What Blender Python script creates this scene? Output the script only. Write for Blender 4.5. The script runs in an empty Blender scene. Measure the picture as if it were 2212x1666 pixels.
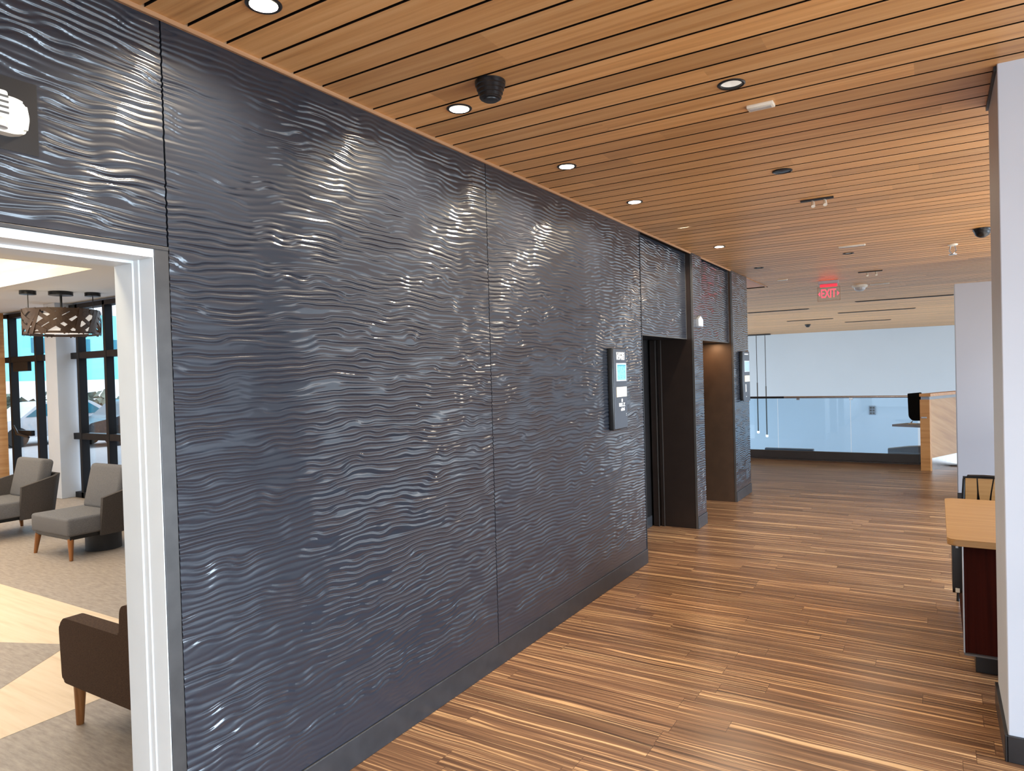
import bpy, bmesh, math, random
import numpy as np
from mathutils import Vector, Matrix

random.seed(7)
S = bpy.context.scene
C = S.collection
PI = math.pi
H = 3.05                       # corridor ceiling height

# ------------------------------------------------------------------ helpers
def lin(c):
    return tuple(((v / 12.92) if v <= 0.04045 else ((v + 0.055) / 1.055) ** 2.4) for v in c)

def rgb(r, g, b):
    return lin((r / 255, g / 255, b / 255)) + (1.0,)

class NT:
    """small wrapper for building node trees"""
    def __init__(self, name):
        self.m = bpy.data.materials.new(name)
        self.m.use_nodes = True
        self.t = self.m.node_tree
        self.b = self.t.nodes['Principled BSDF']
    def n(self, typ, **kw):
        x = self.t.nodes.new(typ)
        for k, v in kw.items():
            setattr(x, k, v)
        return x
    def set(self, sock, v):
        if hasattr(v, 'outputs'):
            v = v.outputs[0]
        if isinstance(v, bpy.types.NodeSocket):
            self.t.links.new(v, sock)
        else:
            sock.default_value = v
    def math(self, op, a, b=0.0, c=None):
        x = self.n('ShaderNodeMath', operation=op)
        self.set(x.inputs[0], a); self.set(x.inputs[1], b)
        if c is not None:
            self.set(x.inputs[2], c)
        return x.outputs[0]
    def pos(self, world=True):
        if world:
            p = self.n('ShaderNodeNewGeometry').outputs['Position']
        else:
            p = self.n('ShaderNodeTexCoord').outputs['Object']
        s = self.n('ShaderNodeSeparateXYZ')
        self.t.links.new(p, s.inputs[0])
        return s.outputs[0], s.outputs[1], s.outputs[2]
    def vec(self, x, y, z):
        c = self.n('ShaderNodeCombineXYZ')
        for i, v in enumerate((x, y, z)):
            self.set(c.inputs[i], v)
        return c.outputs[0]
    def noise(self, vec, scale=1.0, detail=3.0, rough=0.5, dist=0.0):
        x = self.n('ShaderNodeTexNoise')
        self.set(x.inputs['Vector'], vec)
        x.inputs['Scale'].default_value = scale
        x.inputs['Detail'].default_value = detail
        x.inputs['Roughness'].default_value = rough
        x.inputs['Distortion'].default_value = dist
        return x.outputs['Fac']
    def white(self, vec):
        x = self.n('ShaderNodeTexWhiteNoise', noise_dimensions='3D')
        self.set(x.inputs['Vector'], vec)
        return x.outputs['Value']
    def ramp(self, fac, stops, interp='LINEAR'):
        x = self.n('ShaderNodeValToRGB')
        x.color_ramp.interpolation = interp
        e = x.color_ramp.elements
        while len(e) < len(stops):
            e.new(0.5)
        for i, (p, c) in enumerate(stops):
            e[i].position = p
            e[i].color = c
        self.set(x.inputs[0], fac)
        return x.outputs[0]
    def mix(self, fac, a, b, mode='MIX'):
        x = self.n('ShaderNodeMix', data_type='RGBA', blend_type=mode)
        self.set(x.inputs[0], fac); self.set(x.inputs[6], a); self.set(x.inputs[7], b)
        return x.outputs[2]
    def bump(self, h, strength=0.3, dist=0.01):
        x = self.n('ShaderNodeBump')
        x.inputs['Strength'].default_value = strength
        x.inputs['Distance'].default_value = dist
        self.set(x.inputs['Height'], h)
        self.t.links.new(x.outputs[0], self.b.inputs['Normal'])
    def p(self, **kw):
        for k, v in kw.items():
            self.set(self.b.inputs[k.replace('_', ' ')], v)
        return self.m

def plain(name, col, rough=0.5, metal=0.0, spec=0.5, vary=0.06, scale=8.0, emit=None, estr=0.0):
    n = NT(name)
    tc = n.n('ShaderNodeTexCoord').outputs['Object']
    f = n.noise(tc, scale, 3)
    lo = tuple(max(0, c * (1 - vary)) for c in col[:3]) + (1,)
    hi = tuple(min(1, c * (1 + vary)) for c in col[:3]) + (1,)
    n.p(Base_Color=n.ramp(f, [(0.3, lo), (0.7, hi)]), Roughness=rough, Metallic=metal)
    n.b.inputs['Specular IOR Level'].default_value = spec
    if emit:
        n.b.inputs['Emission Color'].default_value = emit
        n.b.inputs['Emission Strength'].default_value = estr
    return n.m

# --- bmesh shapes, all in world coordinates unless the parent is None/local
def bm_new():
    return bmesh.new()

def box(bm, lo, hi, bev=0.0, seg=2, mi=0):
    x0, y0, z0 = lo; x1, y1, z1 = hi
    r = bmesh.ops.create_cube(bm, size=1.0)
    vs = r['verts']
    for v in vs:
        v.co = Vector(((x0 + x1) / 2 + v.co.x * (x1 - x0), (y0 + y1) / 2 + v.co.y * (y1 - y0), (z0 + z1) / 2 + v.co.z * (z1 - z0)))
    fs = {f for v in vs for f in v.link_faces}
    for f in fs:
        f.material_index = mi
    if bev > 0:
        es = list({e for v in vs for e in v.link_edges})
        r2 = bmesh.ops.bevel(bm, geom=es, offset=bev, segments=seg, affect='EDGES', profile=0.5)
        for f in r2['faces']:
            f.material_index = mi
    return vs

def frustum(bm, p0, p1, r0, r1, n=20, caps=True):
    p0, p1 = Vector(p0), Vector(p1)
    d = (p1 - p0).normalized()
    a = d.orthogonal().normalized(); b = d.cross(a)
    rings = []
    for p, r in ((p0, r0), (p1, r1)):
        rings.append([bm.verts.new(p + r * (math.cos(t) * a + math.sin(t) * b)) for t in (2 * PI * k / n for k in range(n))])
    for k in range(n):
        bm.faces.new((rings[0][k], rings[0][(k + 1) % n], rings[1][(k + 1) % n], rings[1][k]))
    if caps:
        bm.faces.new(list(reversed(rings[0]))); bm.faces.new(rings[1])

def lathe(bm, c, prof, n=28, cap0=False, cap1=False):
    """prof: (radius, z) list around the vertical through c"""
    rings = []
    for r, z in prof:
        rings.append([bm.verts.new((c[0] + r * math.cos(2 * PI * k / n), c[1] + r * math.sin(2 * PI * k / n), c[2] + z)) for k in range(n)])
    for i in range(len(rings) - 1):
        for k in range(n):
            bm.faces.new((rings[i][k], rings[i][(k + 1) % n], rings[i + 1][(k + 1) % n], rings[i + 1][k]))
    if cap0: bm.faces.new(list(reversed(rings[0])))
    if cap1: bm.faces.new(rings[-1])

def prism(bm, pts, axis, a, b):
    """extrude polygon pts (2-D) along axis 0/1/2 from a to b; 2-D coords are the other two axes in order"""
    def mk(p, t):
        q = list(p); q.insert(axis, t); return Vector(q)
    v0 = [bm.verts.new(mk(p, a)) for p in pts]
    v1 = [bm.verts.new(mk(p, b)) for p in pts]
    n = len(pts)
    bm.faces.new(v0); bm.faces.new(list(reversed(v1)))
    for k in range(n):
        bm.faces.new((v0[k], v1[k], v1[(k + 1) % n], v0[(k + 1) % n]))

def rounded(pts, r, n=5):
    """round the corners of a convex-ish polygon; r scalar or list"""
    out = []
    m = len(pts)
    for i in range(m):
        p = Vector(pts[i]); a = Vector(pts[i - 1]); b = Vector(pts[(i + 1) % m])
        rr = r[i] if isinstance(r, (list, tuple)) else r
        if rr <= 0:
            out.append(tuple(p)); continue
        da = (a - p).normalized(); db = (b - p).normalized()
        p0 = p + da * rr; p2 = p + db * rr
        for k in range(n + 1):
            t = k / n
            out.append(tuple((1 - t) ** 2 * p0 + 2 * t * (1 - t) * p + t * t * p2))
    return out

def tube(bm, pts, r, n=10):
    pts = [Vector(p) for p in pts]
    rings = []
    for i, p in enumerate(pts):
        d = (pts[min(i + 1, len(pts) - 1)] - pts[max(i - 1, 0)]).normalized()
        up = Vector((0, 0, 1)) if abs(d.z) < 0.9 else Vector((1, 0, 0))
        a = d.cross(up).normalized(); b = d.cross(a)
        rings.append([bm.verts.new(p + r * (math.cos(2 * PI * k / n) * a + math.sin(2 * PI * k / n) * b)) for k in range(n)])
    for i in range(len(rings) - 1):
        for k in range(n):
            bm.faces.new((rings[i][k], rings[i][(k + 1) % n], rings[i + 1][(k + 1) % n], rings[i + 1][k]))
    bm.faces.new(list(reversed(rings[0]))); bm.faces.new(rings[-1])

def obj(name, bm, mat, parent=None, smooth=None, label=None, local=False):
    """link a bmesh as ONE object; world coordinates are brought into the parent's space"""
    bmesh.ops.recalc_face_normals(bm, faces=bm.faces)
    if parent is not None and not local:
        mw = world(parent).inverted()
        bm.transform(mw)
    me = bpy.data.meshes.new(name)
    bm.to_mesh(me); bm.free()
    o = bpy.data.objects.new(name, me)
    for m in (mat if isinstance(mat, (list, tuple)) else [mat]):
        me.materials.append(m)
    if smooth is not None:
        for p in me.polygons: p.use_smooth = True
        try:
            me.set_sharp_from_angle(angle=math.radians(smooth))
        except Exception:
            pass
    C.objects.link(o)
    if parent is not None: o.parent = parent
    if label: o['label'] = label
    return o

def world(o):
    m = Matrix.LocRotScale(o.location, o.rotation_euler, o.scale)
    return world(o.parent) @ m if o.parent else m

def thing(name, label, cat, loc=(0, 0, 0), rz=0.0, group=None):
    o = bpy.data.objects.new(name, None)
    o.empty_display_size = 0.1
    C.objects.link(o)
    o.location = loc; o.rotation_euler = (0, 0, rz)
    return tag(o, label, cat, group)

def tag(o, label, cat, group=None):
    o['label'] = label; o['category'] = cat
    if group: o['group'] = group
    return o

def struct(name, bm, mat, parent=None, smooth=None):
    o = obj(name, bm, mat, parent, smooth)
    if parent is None: o['kind'] = 'structure'
    return o

def kids(o):
    return [c for c in bpy.data.objects if c.parent == o]

def copy_tree(o, parent=None):
    c = o.copy(); C.objects.link(c); c.parent = parent
    for ch in kids(o): copy_tree(ch, c)
    return c

def text_into(bm, s, size, org, ux, uy, depth=0.002, align='CENTER', sx=1.0, bold=0.0):
    """built-in font lettering turned to mesh, laid out from org along ux / uy"""
    cu = bpy.data.curves.new('txt', 'FONT')
    cu.body = s; cu.size = size; cu.align_x = align; cu.align_y = 'CENTER'
    cu.extrude = depth; cu.offset = bold
    cu.resolution_u = 3
    o = bpy.data.objects.new('txt', cu); C.objects.link(o)
    bpy.context.view_layer.update()
    dg = bpy.context.evaluated_depsgraph_get()
    me = bpy.data.meshes.new_from_object(o.evaluated_get(dg))
    ux, uy, org = Vector(ux), Vector(uy), Vector(org)
    nz = ux.cross(uy)
    M = Matrix((ux * sx, uy, nz)).transposed().to_4x4(); M.translation = org
    me.transform(M)
    bm.from_mesh(me)
    bpy.data.objects.remove(o); bpy.data.curves.remove(cu); bpy.data.meshes.remove(me)

# ------------------------------------------------------------------ materials
def mat_panel():
    n = NT('black satin ripple paint')
    x, y, z = n.pos()
    f = n.noise(n.vec(x, y, z), 60, 2)
    n.p(Base_Color=(0.0152, 0.0180, 0.0252, 1), Roughness=n.math('MULTIPLY_ADD', f, 0.06, 0.36))
    n.b.inputs['Coat Weight'].default_value = 1.0; n.b.inputs['Coat Roughness'].default_value = 0.07
    n.b.inputs['Specular IOR Level'].default_value = 0.16
    return n.m

SL0, SLP = 2.7996, 0.1597       # a slat joint of the ceiling, and the pitch

def wood_grain(n, u, v, seed, su=1.0, sv=38.0, detail=5):
    """u along the grain, v across"""
    w = n.noise(n.vec(n.math('MULTIPLY', u, su * 0.7), n.math('MULTIPLY', v, sv * 0.12), seed), 1.0, 3)
    vv = n.math('MULTIPLY_ADD', w, 0.05, v)
    return n.noise(n.vec(n.math('MULTIPLY', u, su), n.math('MULTIPLY', vv, sv), seed), 1.0, detail, 0.6)

def mat_ceiling_wood():
    n = NT('cedar ceiling slat')
    x, y, z = n.pos()
    k = n.math('FLOOR', n.math('DIVIDE', n.math('SUBTRACT', y, SL0), SLP))
    r0 = n.white(n.vec(k, 3.0, 1.0))
    b = n.math('FLOOR', n.math('ADD', n.math('DIVIDE', x, 2.7), n.math('MULTIPLY', r0, 5.0)))
    r = n.white(n.vec(k, b, 7.0))
    g = wood_grain(n, x, y, n.math('MULTIPLY', r, 90.0), 0.9, 34.0)
    col = n.ramp(g, [(0.25, rgb(184, 130, 74)), (0.5, rgb(212, 158, 98)), (0.78, rgb(226, 180, 124))])
    shade = n.math('MULTIPLY_ADD', r, 0.34, 0.80)
    col = n.mix(1.0, col, n.vec(shade, shade, shade), 'MULTIPLY')
    n.p(Base_Color=col, Roughness=n.math('MULTIPLY_ADD', g, 0.15, 0.36))
    n.b.inputs['Specular IOR Level'].default_value = 0.6
    n.bump(g, 0.06, 0.003)
    return n.m

def mat_floor_wood():
    n = NT('strand wood flooring')
    x, y, z = n.pos()
    W, L = 0.128, 1.25
    row = n.math('FLOOR', n.math('DIVIDE', y, W))
    r0 = n.white(n.vec(row, 1.0, 5.0))
    xs = n.math('ADD', n.math('DIVIDE', x, L), n.math('MULTIPLY', r0, 7.0))
    colk = n.math('FLOOR', xs)
    r = n.white(n.vec(row, colk, 2.0))
    r2 = n.white(n.vec(row, colk, 9.0))
    seed = n.math('MULTIPLY', r, 120.0)
    # slow sideways wander of the strands
    w1 = n.noise(n.vec(n.math('MULTIPLY', x, 1.6), n.math('MULTIPLY', y, 5.0), seed), 1.0, 2)
    yy = n.math('MULTIPLY_ADD', w1, 0.055, y)
    g = n.noise(n.vec(n.math('MULTIPLY', x, 0.75), n.math('MULTIPLY', yy, 52.0), seed), 1.0, 3, 0.55)
    fine = n.noise(n.vec(n.math('MULTIPLY', x, 2.5), n.math('MULTIPLY', yy, 190.0), seed), 1.0, 3, 0.6)
    tone = n.ramp(g, [(0.26, rgb(62, 42, 30)), (0.38, rgb(94, 66, 47)), (0.50, rgb(116, 84, 60)), (0.585, rgb(136, 100, 71)), (0.625, rgb(186, 146, 103)), (0.76, rgb(212, 174, 128))])
    g2 = n.noise(n.vec(n.math('MULTIPLY', x, 0.45), n.math('MULTIPLY', yy, 120.0), n.math('ADD', seed, 31.0)), 1.0, 2, 0.5)
    tone = n.mix(n.ramp(g2, [(0.625, (0, 0, 0, 1)), (0.665, (0.8, 0.8, 0.8, 1))]), tone, rgb(206, 168, 122))
    shade = n.math('MULTIPLY_ADD', r2, 0.34, 0.82)
    shade = n.math('MULTIPLY', shade, n.math('MULTIPLY_ADD', fine, 0.5, 0.75))
    col = n.mix(1.0, tone, n.vec(shade, shade, shade), 'MULTIPLY')
    # plank joints
    fy = n.math('FRACT', n.math('DIVIDE', y, W)); fx = n.math('FRACT', xs)
    jy = n.math('LESS_THAN', fy, 0.016); jx = n.math('LESS_THAN', fx, 0.0022)
    j = n.math('MAXIMUM', n.math('MULTIPLY', jy, 0.45), n.math('MULTIPLY', jx, 0.75))
    col = n.mix(j, col, rgb(60, 36, 22))
    n.p(Base_Color=col, Roughness=n.math('MULTIPLY_ADD', fine, 0.10, 0.27))
    n.b.inputs['Specular IOR Level'].default_value = 0.55
    n.bump(g, 0.05, 0.002)
    return n.m

def mat_wood(name, c0, c1, c2, axis=0, su=1.2, sv=26.0, rough=0.42, world=True):
    n = NT(name)
    p = n.pos(world)
    u = p[axis]
    v = n.math('ADD', p[(axis + 1) % 3], n.math('MULTIPLY', p[(axis + 2) % 3], 0.83))
    g = wood_grain(n, u, v, 4.0, su, sv)
    n.p(Base_Color=n.ramp(g, [(0.25, c0), (0.5, c1), (0.78, c2)]), Roughness=rough)
    return n.m

def mat_fabric(name, c, dark=0.75, sc=160.0, stretch=(1, 1, 2.2)):
    n = NT(name)
    p = n.pos(False)
    v = n.vec(*[n.math('MULTIPLY', p[i], stretch[i]) for i in range(3)])
    f = n.noise(v, sc, 2, 0.7)
    lo = tuple(k * dark for k in c[:3]) + (1,)
    hi = tuple(min(1, k * 1.2) for k in c[:3]) + (1,)
    n.p(Base_Color=n.ramp(f, [(0.35, lo), (0.62, hi)]), Roughness=0.92)
    n.b.inputs['Specular IOR Level'].default_value = 0.2
    n.bump(f, 0.4, 0.003)
    return n.m

def mat_lounge_floor():
    n = NT('taupe woven vinyl floor')
    x, y, z = n.pos()
    f = n.noise(n.vec(n.math('MULTIPLY', x, 9.0), n.math('MULTIPLY', y, 46.0), 0.0), 1.0, 4, 0.65)
    g = n.noise(n.vec(x, y, 0.0), 0.8, 2)
    col = n.ramp(f, [(0.28, rgb(134, 122, 110)), (0.52, rgb(160, 147, 134)), (0.75, rgb(178, 165, 151))])
    n.p(Base_Color=n.mix(n.math('MULTIPLY', g, 0.25), col, rgb(150, 132, 112)), Roughness=0.5)
    return n.m

def mat_glass(name, tint=(0.93, 0.97, 1.0, 1), refl=0.9):
    n = NT(name)
    t = n.t
    t.nodes.remove(n.b)
    out = [k for k in t.nodes if k.type == 'OUTPUT_MATERIAL'][0]
    tr = n.n('ShaderNodeBsdfTransparent'); tr.inputs[0].default_value = tint
    gl = n.n('ShaderNodeBsdfGlossy'); gl.inputs['Roughness'].default_value = 0.02
    fr = n.n('ShaderNodeLayerWeight'); fr.inputs[0].default_value = 0.5
    fac = n.math('MULTIPLY_ADD', n.math('POWER', fr.outputs['Facing'], 5.0), 0.95, 0.045)
    mx = n.n('ShaderNodeMixShader')
    n.set(mx.inputs[0], n.math('MULTIPLY', fac, refl))
    t.links.new(tr.outputs[0], mx.inputs[1]); t.links.new(gl.outputs[0], mx.inputs[2])
    t.links.new(mx.outputs[0], out.inputs[0])
    return n.m

M = {}
M['panel'] = mat_panel()
M['slat'] = mat_ceiling_wood()
M['cavity'] = plain('dark ceiling cavity', (0.012, 0.008, 0.005, 1), 0.9, spec=0.1)
M['floor'] = mat_floor_wood()
M['trimwood'] = mat_wood('pale edge trim wood', rgb(140, 100, 66), rgb(166, 124, 88), rgb(178, 138, 102), 1, 1.0, 40)
M['soffit'] = mat_wood('soffit wood', rgb(186, 112, 52), rgb(212, 134, 66), rgb(222, 148, 80), 0, 1.0, 30)
M['rubber'] = plain('charcoal rubber base', (0.022, 0.022, 0.024, 1), 0.34, spec=0.4, vary=0.15, scale=14)
M['steel'] = plain('blackened steel', (0.05, 0.046, 0.044, 1), 0.42, 0.6, vary=0.15, scale=14)
M['blacktrim'] = plain('black trim', (0.008, 0.008, 0.009, 1), 0.4)
M['white'] = plain('white painted frame', rgb(214, 216, 216), 0.32, vary=0.02)
M['wallwhite'] = plain('white wall paint', rgb(200, 208, 220), 0.55, vary=0.02, scale=3)
M['wallpale'] = plain('pale grey wall paint', rgb(172, 180, 193), 0.5, vary=0.015, scale=1.5)
M['farwall'] = plain('pale blue grey wall paint', rgb(196, 208, 218), 0.6, vary=0.012, scale=1)
M['bronze'] = plain('dark bronze metal', (0.028, 0.018, 0.014, 1), 0.34, 0.3, vary=0.1)
M['bronze2'] = plain('brown bronze metal', (0.075, 0.042, 0.024, 1), 0.42, 0.3, vary=0.1)
M['nearblack'] = plain('near black metal', (0.008, 0.007, 0.007, 1), 0.3)
M['matteblack'] = plain('matte black', (0.004, 0.004, 0.004, 1), 0.7, spec=0.1)
M['edge'] = plain('brushed edge strip', (0.16, 0.15, 0.14, 1), 0.35, 0.8)
M['lounge_floor'] = mat_lounge_floor()
M['tan'] = mat_wood('pale oak floor inlay', rgb(214, 186, 150), rgb(230, 204, 170), rgb(236, 214, 184), 0, 1.4, 22, 0.4)
M['oak'] = mat_wood('light oak panelling', rgb(176, 122, 74), rgb(204, 152, 100), rgb(220, 176, 128), 1, 0.9, 13, 0.45)
M['oakdesk'] = mat_wood('honey oak veneer', rgb(168, 112, 58), rgb(196, 138, 78), rgb(208, 156, 98), 0, 1.2, 18, 0.38)
M['oaktop'] = mat_wood('light oak desk top', rgb(146, 108, 62), rgb(172, 130, 80), rgb(184, 146, 96), 0, 1.2, 30, 0.4)
M['darkred'] = mat_wood('dark mahogany laminate', rgb(40, 11, 6), rgb(52, 15, 8), rgb(60, 20, 11), 2, 1.0, 40, 0.6)
M['darkred'].node_tree.nodes['Principled BSDF'].inputs['Specular IOR Level'].default_value = 0.05
M['blackplastic'] = plain('black plastic', (0.007, 0.007, 0.008, 1), 0.3)
M['legwood'] = mat_wood('walnut chair leg', rgb(112, 68, 32), rgb(146, 92, 46), rgb(168, 112, 62), 2, 3, 60, 0.4, False)
M['greyfab'] = mat_fabric('light taupe upholstery', rgb(108, 107, 108))
M['darkfab'] = mat_fabric('charcoal brown upholstery', rgb(80, 75, 72), sc=90, stretch=(1, 1, 4))
M['brownfab'] = mat_fabric('dark brown upholstery', rgb(80, 60, 46), sc=90, stretch=(1, 1, 4))
M['drum'] = plain('dark blue grey drum', (0.03, 0.034, 0.042, 1), 0.5)
M['tabletop'] = plain('cream table top', rgb(206, 190, 170), 0.35)
M['ceilwhite'] = plain('white ceiling paint', rgb(222, 222, 222), 0.7, vary=0.01, scale=1)
M['cove'] = plain('warm cove paint', rgb(250, 236, 205), 0.8, vary=0.01)
M['frameblack'] = plain('black window frame', (0.007, 0.007, 0.009, 1), 0.5, spec=0.25)
M['glass'] = mat_glass('clear window glass')
M['railglass'] = mat_glass('blue tinted railing glass', (0.80, 0.91, 0.99, 1), 0.8)
M['acrylic'] = mat_glass('clear acrylic', (0.96, 0.96, 0.95, 1), 0.15)
M['chrome'] = plain('brushed chrome', (0.55, 0.55, 0.56, 1), 0.25, 1.0)
M['alu'] = plain('brushed aluminium', (0.42, 0.42, 0.43, 1), 0.4, 0.9)
M['greymetal'] = plain('grey painted metal', rgb(142, 148, 158), 0.45)
M['darkcurb'] = plain('dark bronze curb', (0.045, 0.034, 0.028, 1), 0.35, 0.2)
M['whiteplastic'] = plain('white plastic', rgb(232, 226, 210), 0.4, vary=0.02)
M['slotgrey'] = plain('grey grille slot', (0.06, 0.055, 0.05, 1), 0.5)
M['lensgrey'] = plain('frosted lens', rgb(186, 182, 178), 0.2)
M['lampwhite'] = plain('lit lamp lens', (1, 0.95, 0.85, 1), 0.4, emit=(1.0, 0.90, 0.72, 1), estr=7.0)
M['reflector'] = plain('cream reflector', (0.85, 0.80, 0.70, 1), 0.25, 0.2, emit=(1.0, 0.88, 0.68, 1), estr=0.9)
M['reflectorglow'] = plain('glowing silvery reflector', (0.75, 0.72, 0.68, 1), 0.2, 0.6, emit=(1.0, 0.93, 0.85, 1), estr=0.28)  # glow put into the bowls of unlit downlights so they look lit inside
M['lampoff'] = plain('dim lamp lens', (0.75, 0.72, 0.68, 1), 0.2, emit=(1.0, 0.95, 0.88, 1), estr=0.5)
M['rederedge'] = plain('lit red lettering', (0.9, 0.05, 0.08, 1), 0.4, emit=(1.0, 0.07, 0.12, 1), estr=1.6)
M['redglow'] = plain('red lit edge', (0.7, 0.05, 0.08, 1), 0.4, emit=(1.0, 0.07, 0.12, 1), estr=0.45)
M['screen'] = plain('blue display', (0.1, 0.3, 0.4, 1), 0.15, emit=(0.18, 0.62, 0.85, 1), estr=0.75)
M['screen2'] = plain('pale blue display', (0.2, 0.3, 0.4, 1), 0.15, emit=(0.42, 0.62, 0.82, 1), estr=0.6)
M['screenmark'] = plain('display marks', (0.02, 0.12, 0.2, 1), 0.4, emit=(0.03, 0.22, 0.36, 1), estr=0.6)
M['screenborder'] = plain('display border', rgb(214, 224, 240), 0.3)
M['paper'] = plain('cream paper', rgb(238, 224, 196), 0.7, vary=0.02)
M['ink'] = plain('faint ink', rgb(190, 172, 140), 0.8)
M['letter'] = plain('white lettering', rgb(236, 236, 232), 0.5)
M['signgrey'] = plain('slate grey panel', (0.055, 0.06, 0.072, 1), 0.28, 0.3)
M['teal'] = plain('teal building cladding', rgb(112, 205, 232), 0.6, vary=0.05, scale=0.2)
M['tealdark'] = plain('teal window glass', rgb(40, 110, 130), 0.3)
M['extwhite'] = plain('white building band', rgb(225, 232, 240), 0.7)
M['pavement'] = plain('grey pavement', rgb(150, 150, 152), 0.8)
M['carpaint'] = plain('silver car paint', rgb(196, 200, 206), 0.3, 0.2)
M['cardark'] = plain('black car paint', rgb(28, 30, 36), 0.25)
M['tyre'] = plain('tyre rubber', (0.012, 0.012, 0.013, 1), 0.8)
M['lattice'] = plain('bronze lattice', rgb(74, 56, 44), 0.45, 0.25, vary=0.2)
M['diffuser'] = plain('lit pendant diffuser', (0.9, 0.86, 0.8, 1), 0.5, emit=(1, 0.93, 0.84, 1), estr=0.55)
M['hedge'] = plain('grey green hedge', rgb(96, 106, 96), 0.9, vary=0.4, scale=6)

# ------------------------------------------------------------------ rippled wall panels (real relief)
rng = np.random.RandomState(11)
_LAT = rng.rand(256, 256).astype(np.float64) * 2 - 1
def vnoise(x, y, off=0):
    x = x + 17.3 * off + 40; y = y + 9.7 * off + 40
    xi = np.floor(x).astype(int); yi = np.floor(y).astype(int)
    fx = x - xi; fy = y - yi
    fx = fx * fx * fx * (fx * (fx * 6 - 15) + 10); fy = fy * fy * fy * (fy * (fy * 6 - 15) + 10)
    a = _LAT[xi % 256, yi % 256]; b = _LAT[(xi + 1) % 256, yi % 256]
    c = _LAT[xi % 256, (yi + 1) % 256]; d = _LAT[(xi + 1) % 256, (yi + 1) % 256]
    return (a * (1 - fx) + b * fx) * (1 - fy) + (c * (1 - fx) + d * fx) * fy

def ripple(Y, Z):
    ph = Z / 0.0262 + 0.9 * vnoise(Y * 1.3, Z * 1.6) + 0.52 * vnoise(Y * 5.0, Z * 7.0, 1) + 0.44 * vnoise(Y * 11.5, Z * 19.0, 2)
    s = np.sin(2 * PI * ph)
    s = s + 0.22 * np.sin(4 * PI * ph + 1.2)
    amp = 0.82 + 0.70 * vnoise(Y * 6.5, Z * 30.0, 3)
    return 0.00225 * amp * s + 0.0007 * vnoise(Y * 7, Z * 30, 4)

def smooth01(t):
    t = np.clip(t, 0, 1); return t * t * (3 - 2 * t)

def ripple_panel(name, y0, y1, z0, z1, x, dy, dz, parent, ftop=0.05, fbot=0.05, plate=None):
    ny = max(8, int(round((y1 - y0) / dy))) + 1
    nz = max(8, int(round((z1 - z0) / dz))) + 1
    ys = np.linspace(y0, y1, ny); zs = np.linspace(z0, z1, nz)
    Y, Z = np.meshgrid(ys, zs, indexing='ij')
    fade = (0.12 + 0.88 * smooth01((Z - z0 - 0.01) / fbot)) * (0.25 + 0.75 * smooth01((z1 - Z) / ftop))
    if plate:
        py, pz0, pz1 = plate
        m = np.maximum(np.maximum(Y - py, Z - pz1), pz0 - Z)
        fade = fade * smooth01(m / 0.015)
    X = x + ripple(Y, Z) * fade
    co = np.stack([X, Y, Z], -1).reshape(-1, 3)
    idx = np.arange(ny * nz).reshape(ny, nz)
    q = np.stack([idx[:-1, :-1], idx[1:, :-1], idx[1:, 1:], idx[:-1, 1:]], -1).reshape(-1, 4)
    # turned-back edges so that the panel has thickness
    ring = np.concatenate([idx[:, 0], idx[-1, 1:], idx[-2::-1, -1], idx[0, -2:0:-1]])
    nb = len(ring)
    back = co[ring].copy(); back[:, 0] = x - 0.022
    front = co[ring].copy()
    b0 = len(co)
    co = np.concatenate([co, front, back])
    k = np.arange(nb); k2 = (k + 1) % nb
    qb = np.stack([b0 + k, b0 + nb + k, b0 + nb + k2, b0 + k2], -1)
    q = np.concatenate([q, qb])
    me = bpy.data.meshes.new(name)
    me.vertices.add(len(co)); me.vertices.foreach_set('co', co.ravel())
    me.loops.add(q.size); me.loops.foreach_set('vertex_index', q.ravel().astype(np.int32))
    me.polygons.add(len(q)); me.polygons.foreach_set('loop_start', np.arange(0, q.size, 4, dtype=np.int32))
    sm = np.ones(len(q), dtype=bool); sm[-nb:] = False
    me.polygons.foreach_set('use_smooth', sm)
    me.update(calc_edges=True); me.validate()
    me.materials.append(M['panel'])
    o = bpy.data.objects.new(name, me); C.objects.link(o); o.parent = parent
    return o

# door opening in the wall, the lift recesses
DY0, DY1, DZ = 0.40, 1.377, 2.235
P1a, P1b, P2a, P2b = 7.49, 7.83, 9.21, 10.05
REC1, REC2 = 5.975, 7.83
XB = -0.49

bm = bm_new()
box(bm, (-0.22, -4.5, 0), (-0.026, DY0 - 0.012, H + 0.05))
box(bm, (-0.22, DY0, DZ + 0.012), (-0.026, DY1, H + 0.05))
box(bm, (-0.22, DY1 + 0.012, 0), (-0.026, REC1 - 0.012, H + 0.05))
wall_left = struct('wall_left', bm, M['nearblack'])
ripple_panel('panel', -0.4, 1.427, DZ + 0.012, H - 0.006, 0, 0.014, 0.0032, wall_left, 0.06, 0.03, (1.035, 2.455, 2.675))
ripple_panel('panel', 1.4335, 3.4595, 0.132, H - 0.006, 0, 0.014, 0.0032, wall_left, 0.16, 0.20)
ripple_panel('panel', 3.466, REC1, 0.132, H - 0.006, 0, 0.018, 0.0036, wall_left, 0.16, 0.20)

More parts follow.
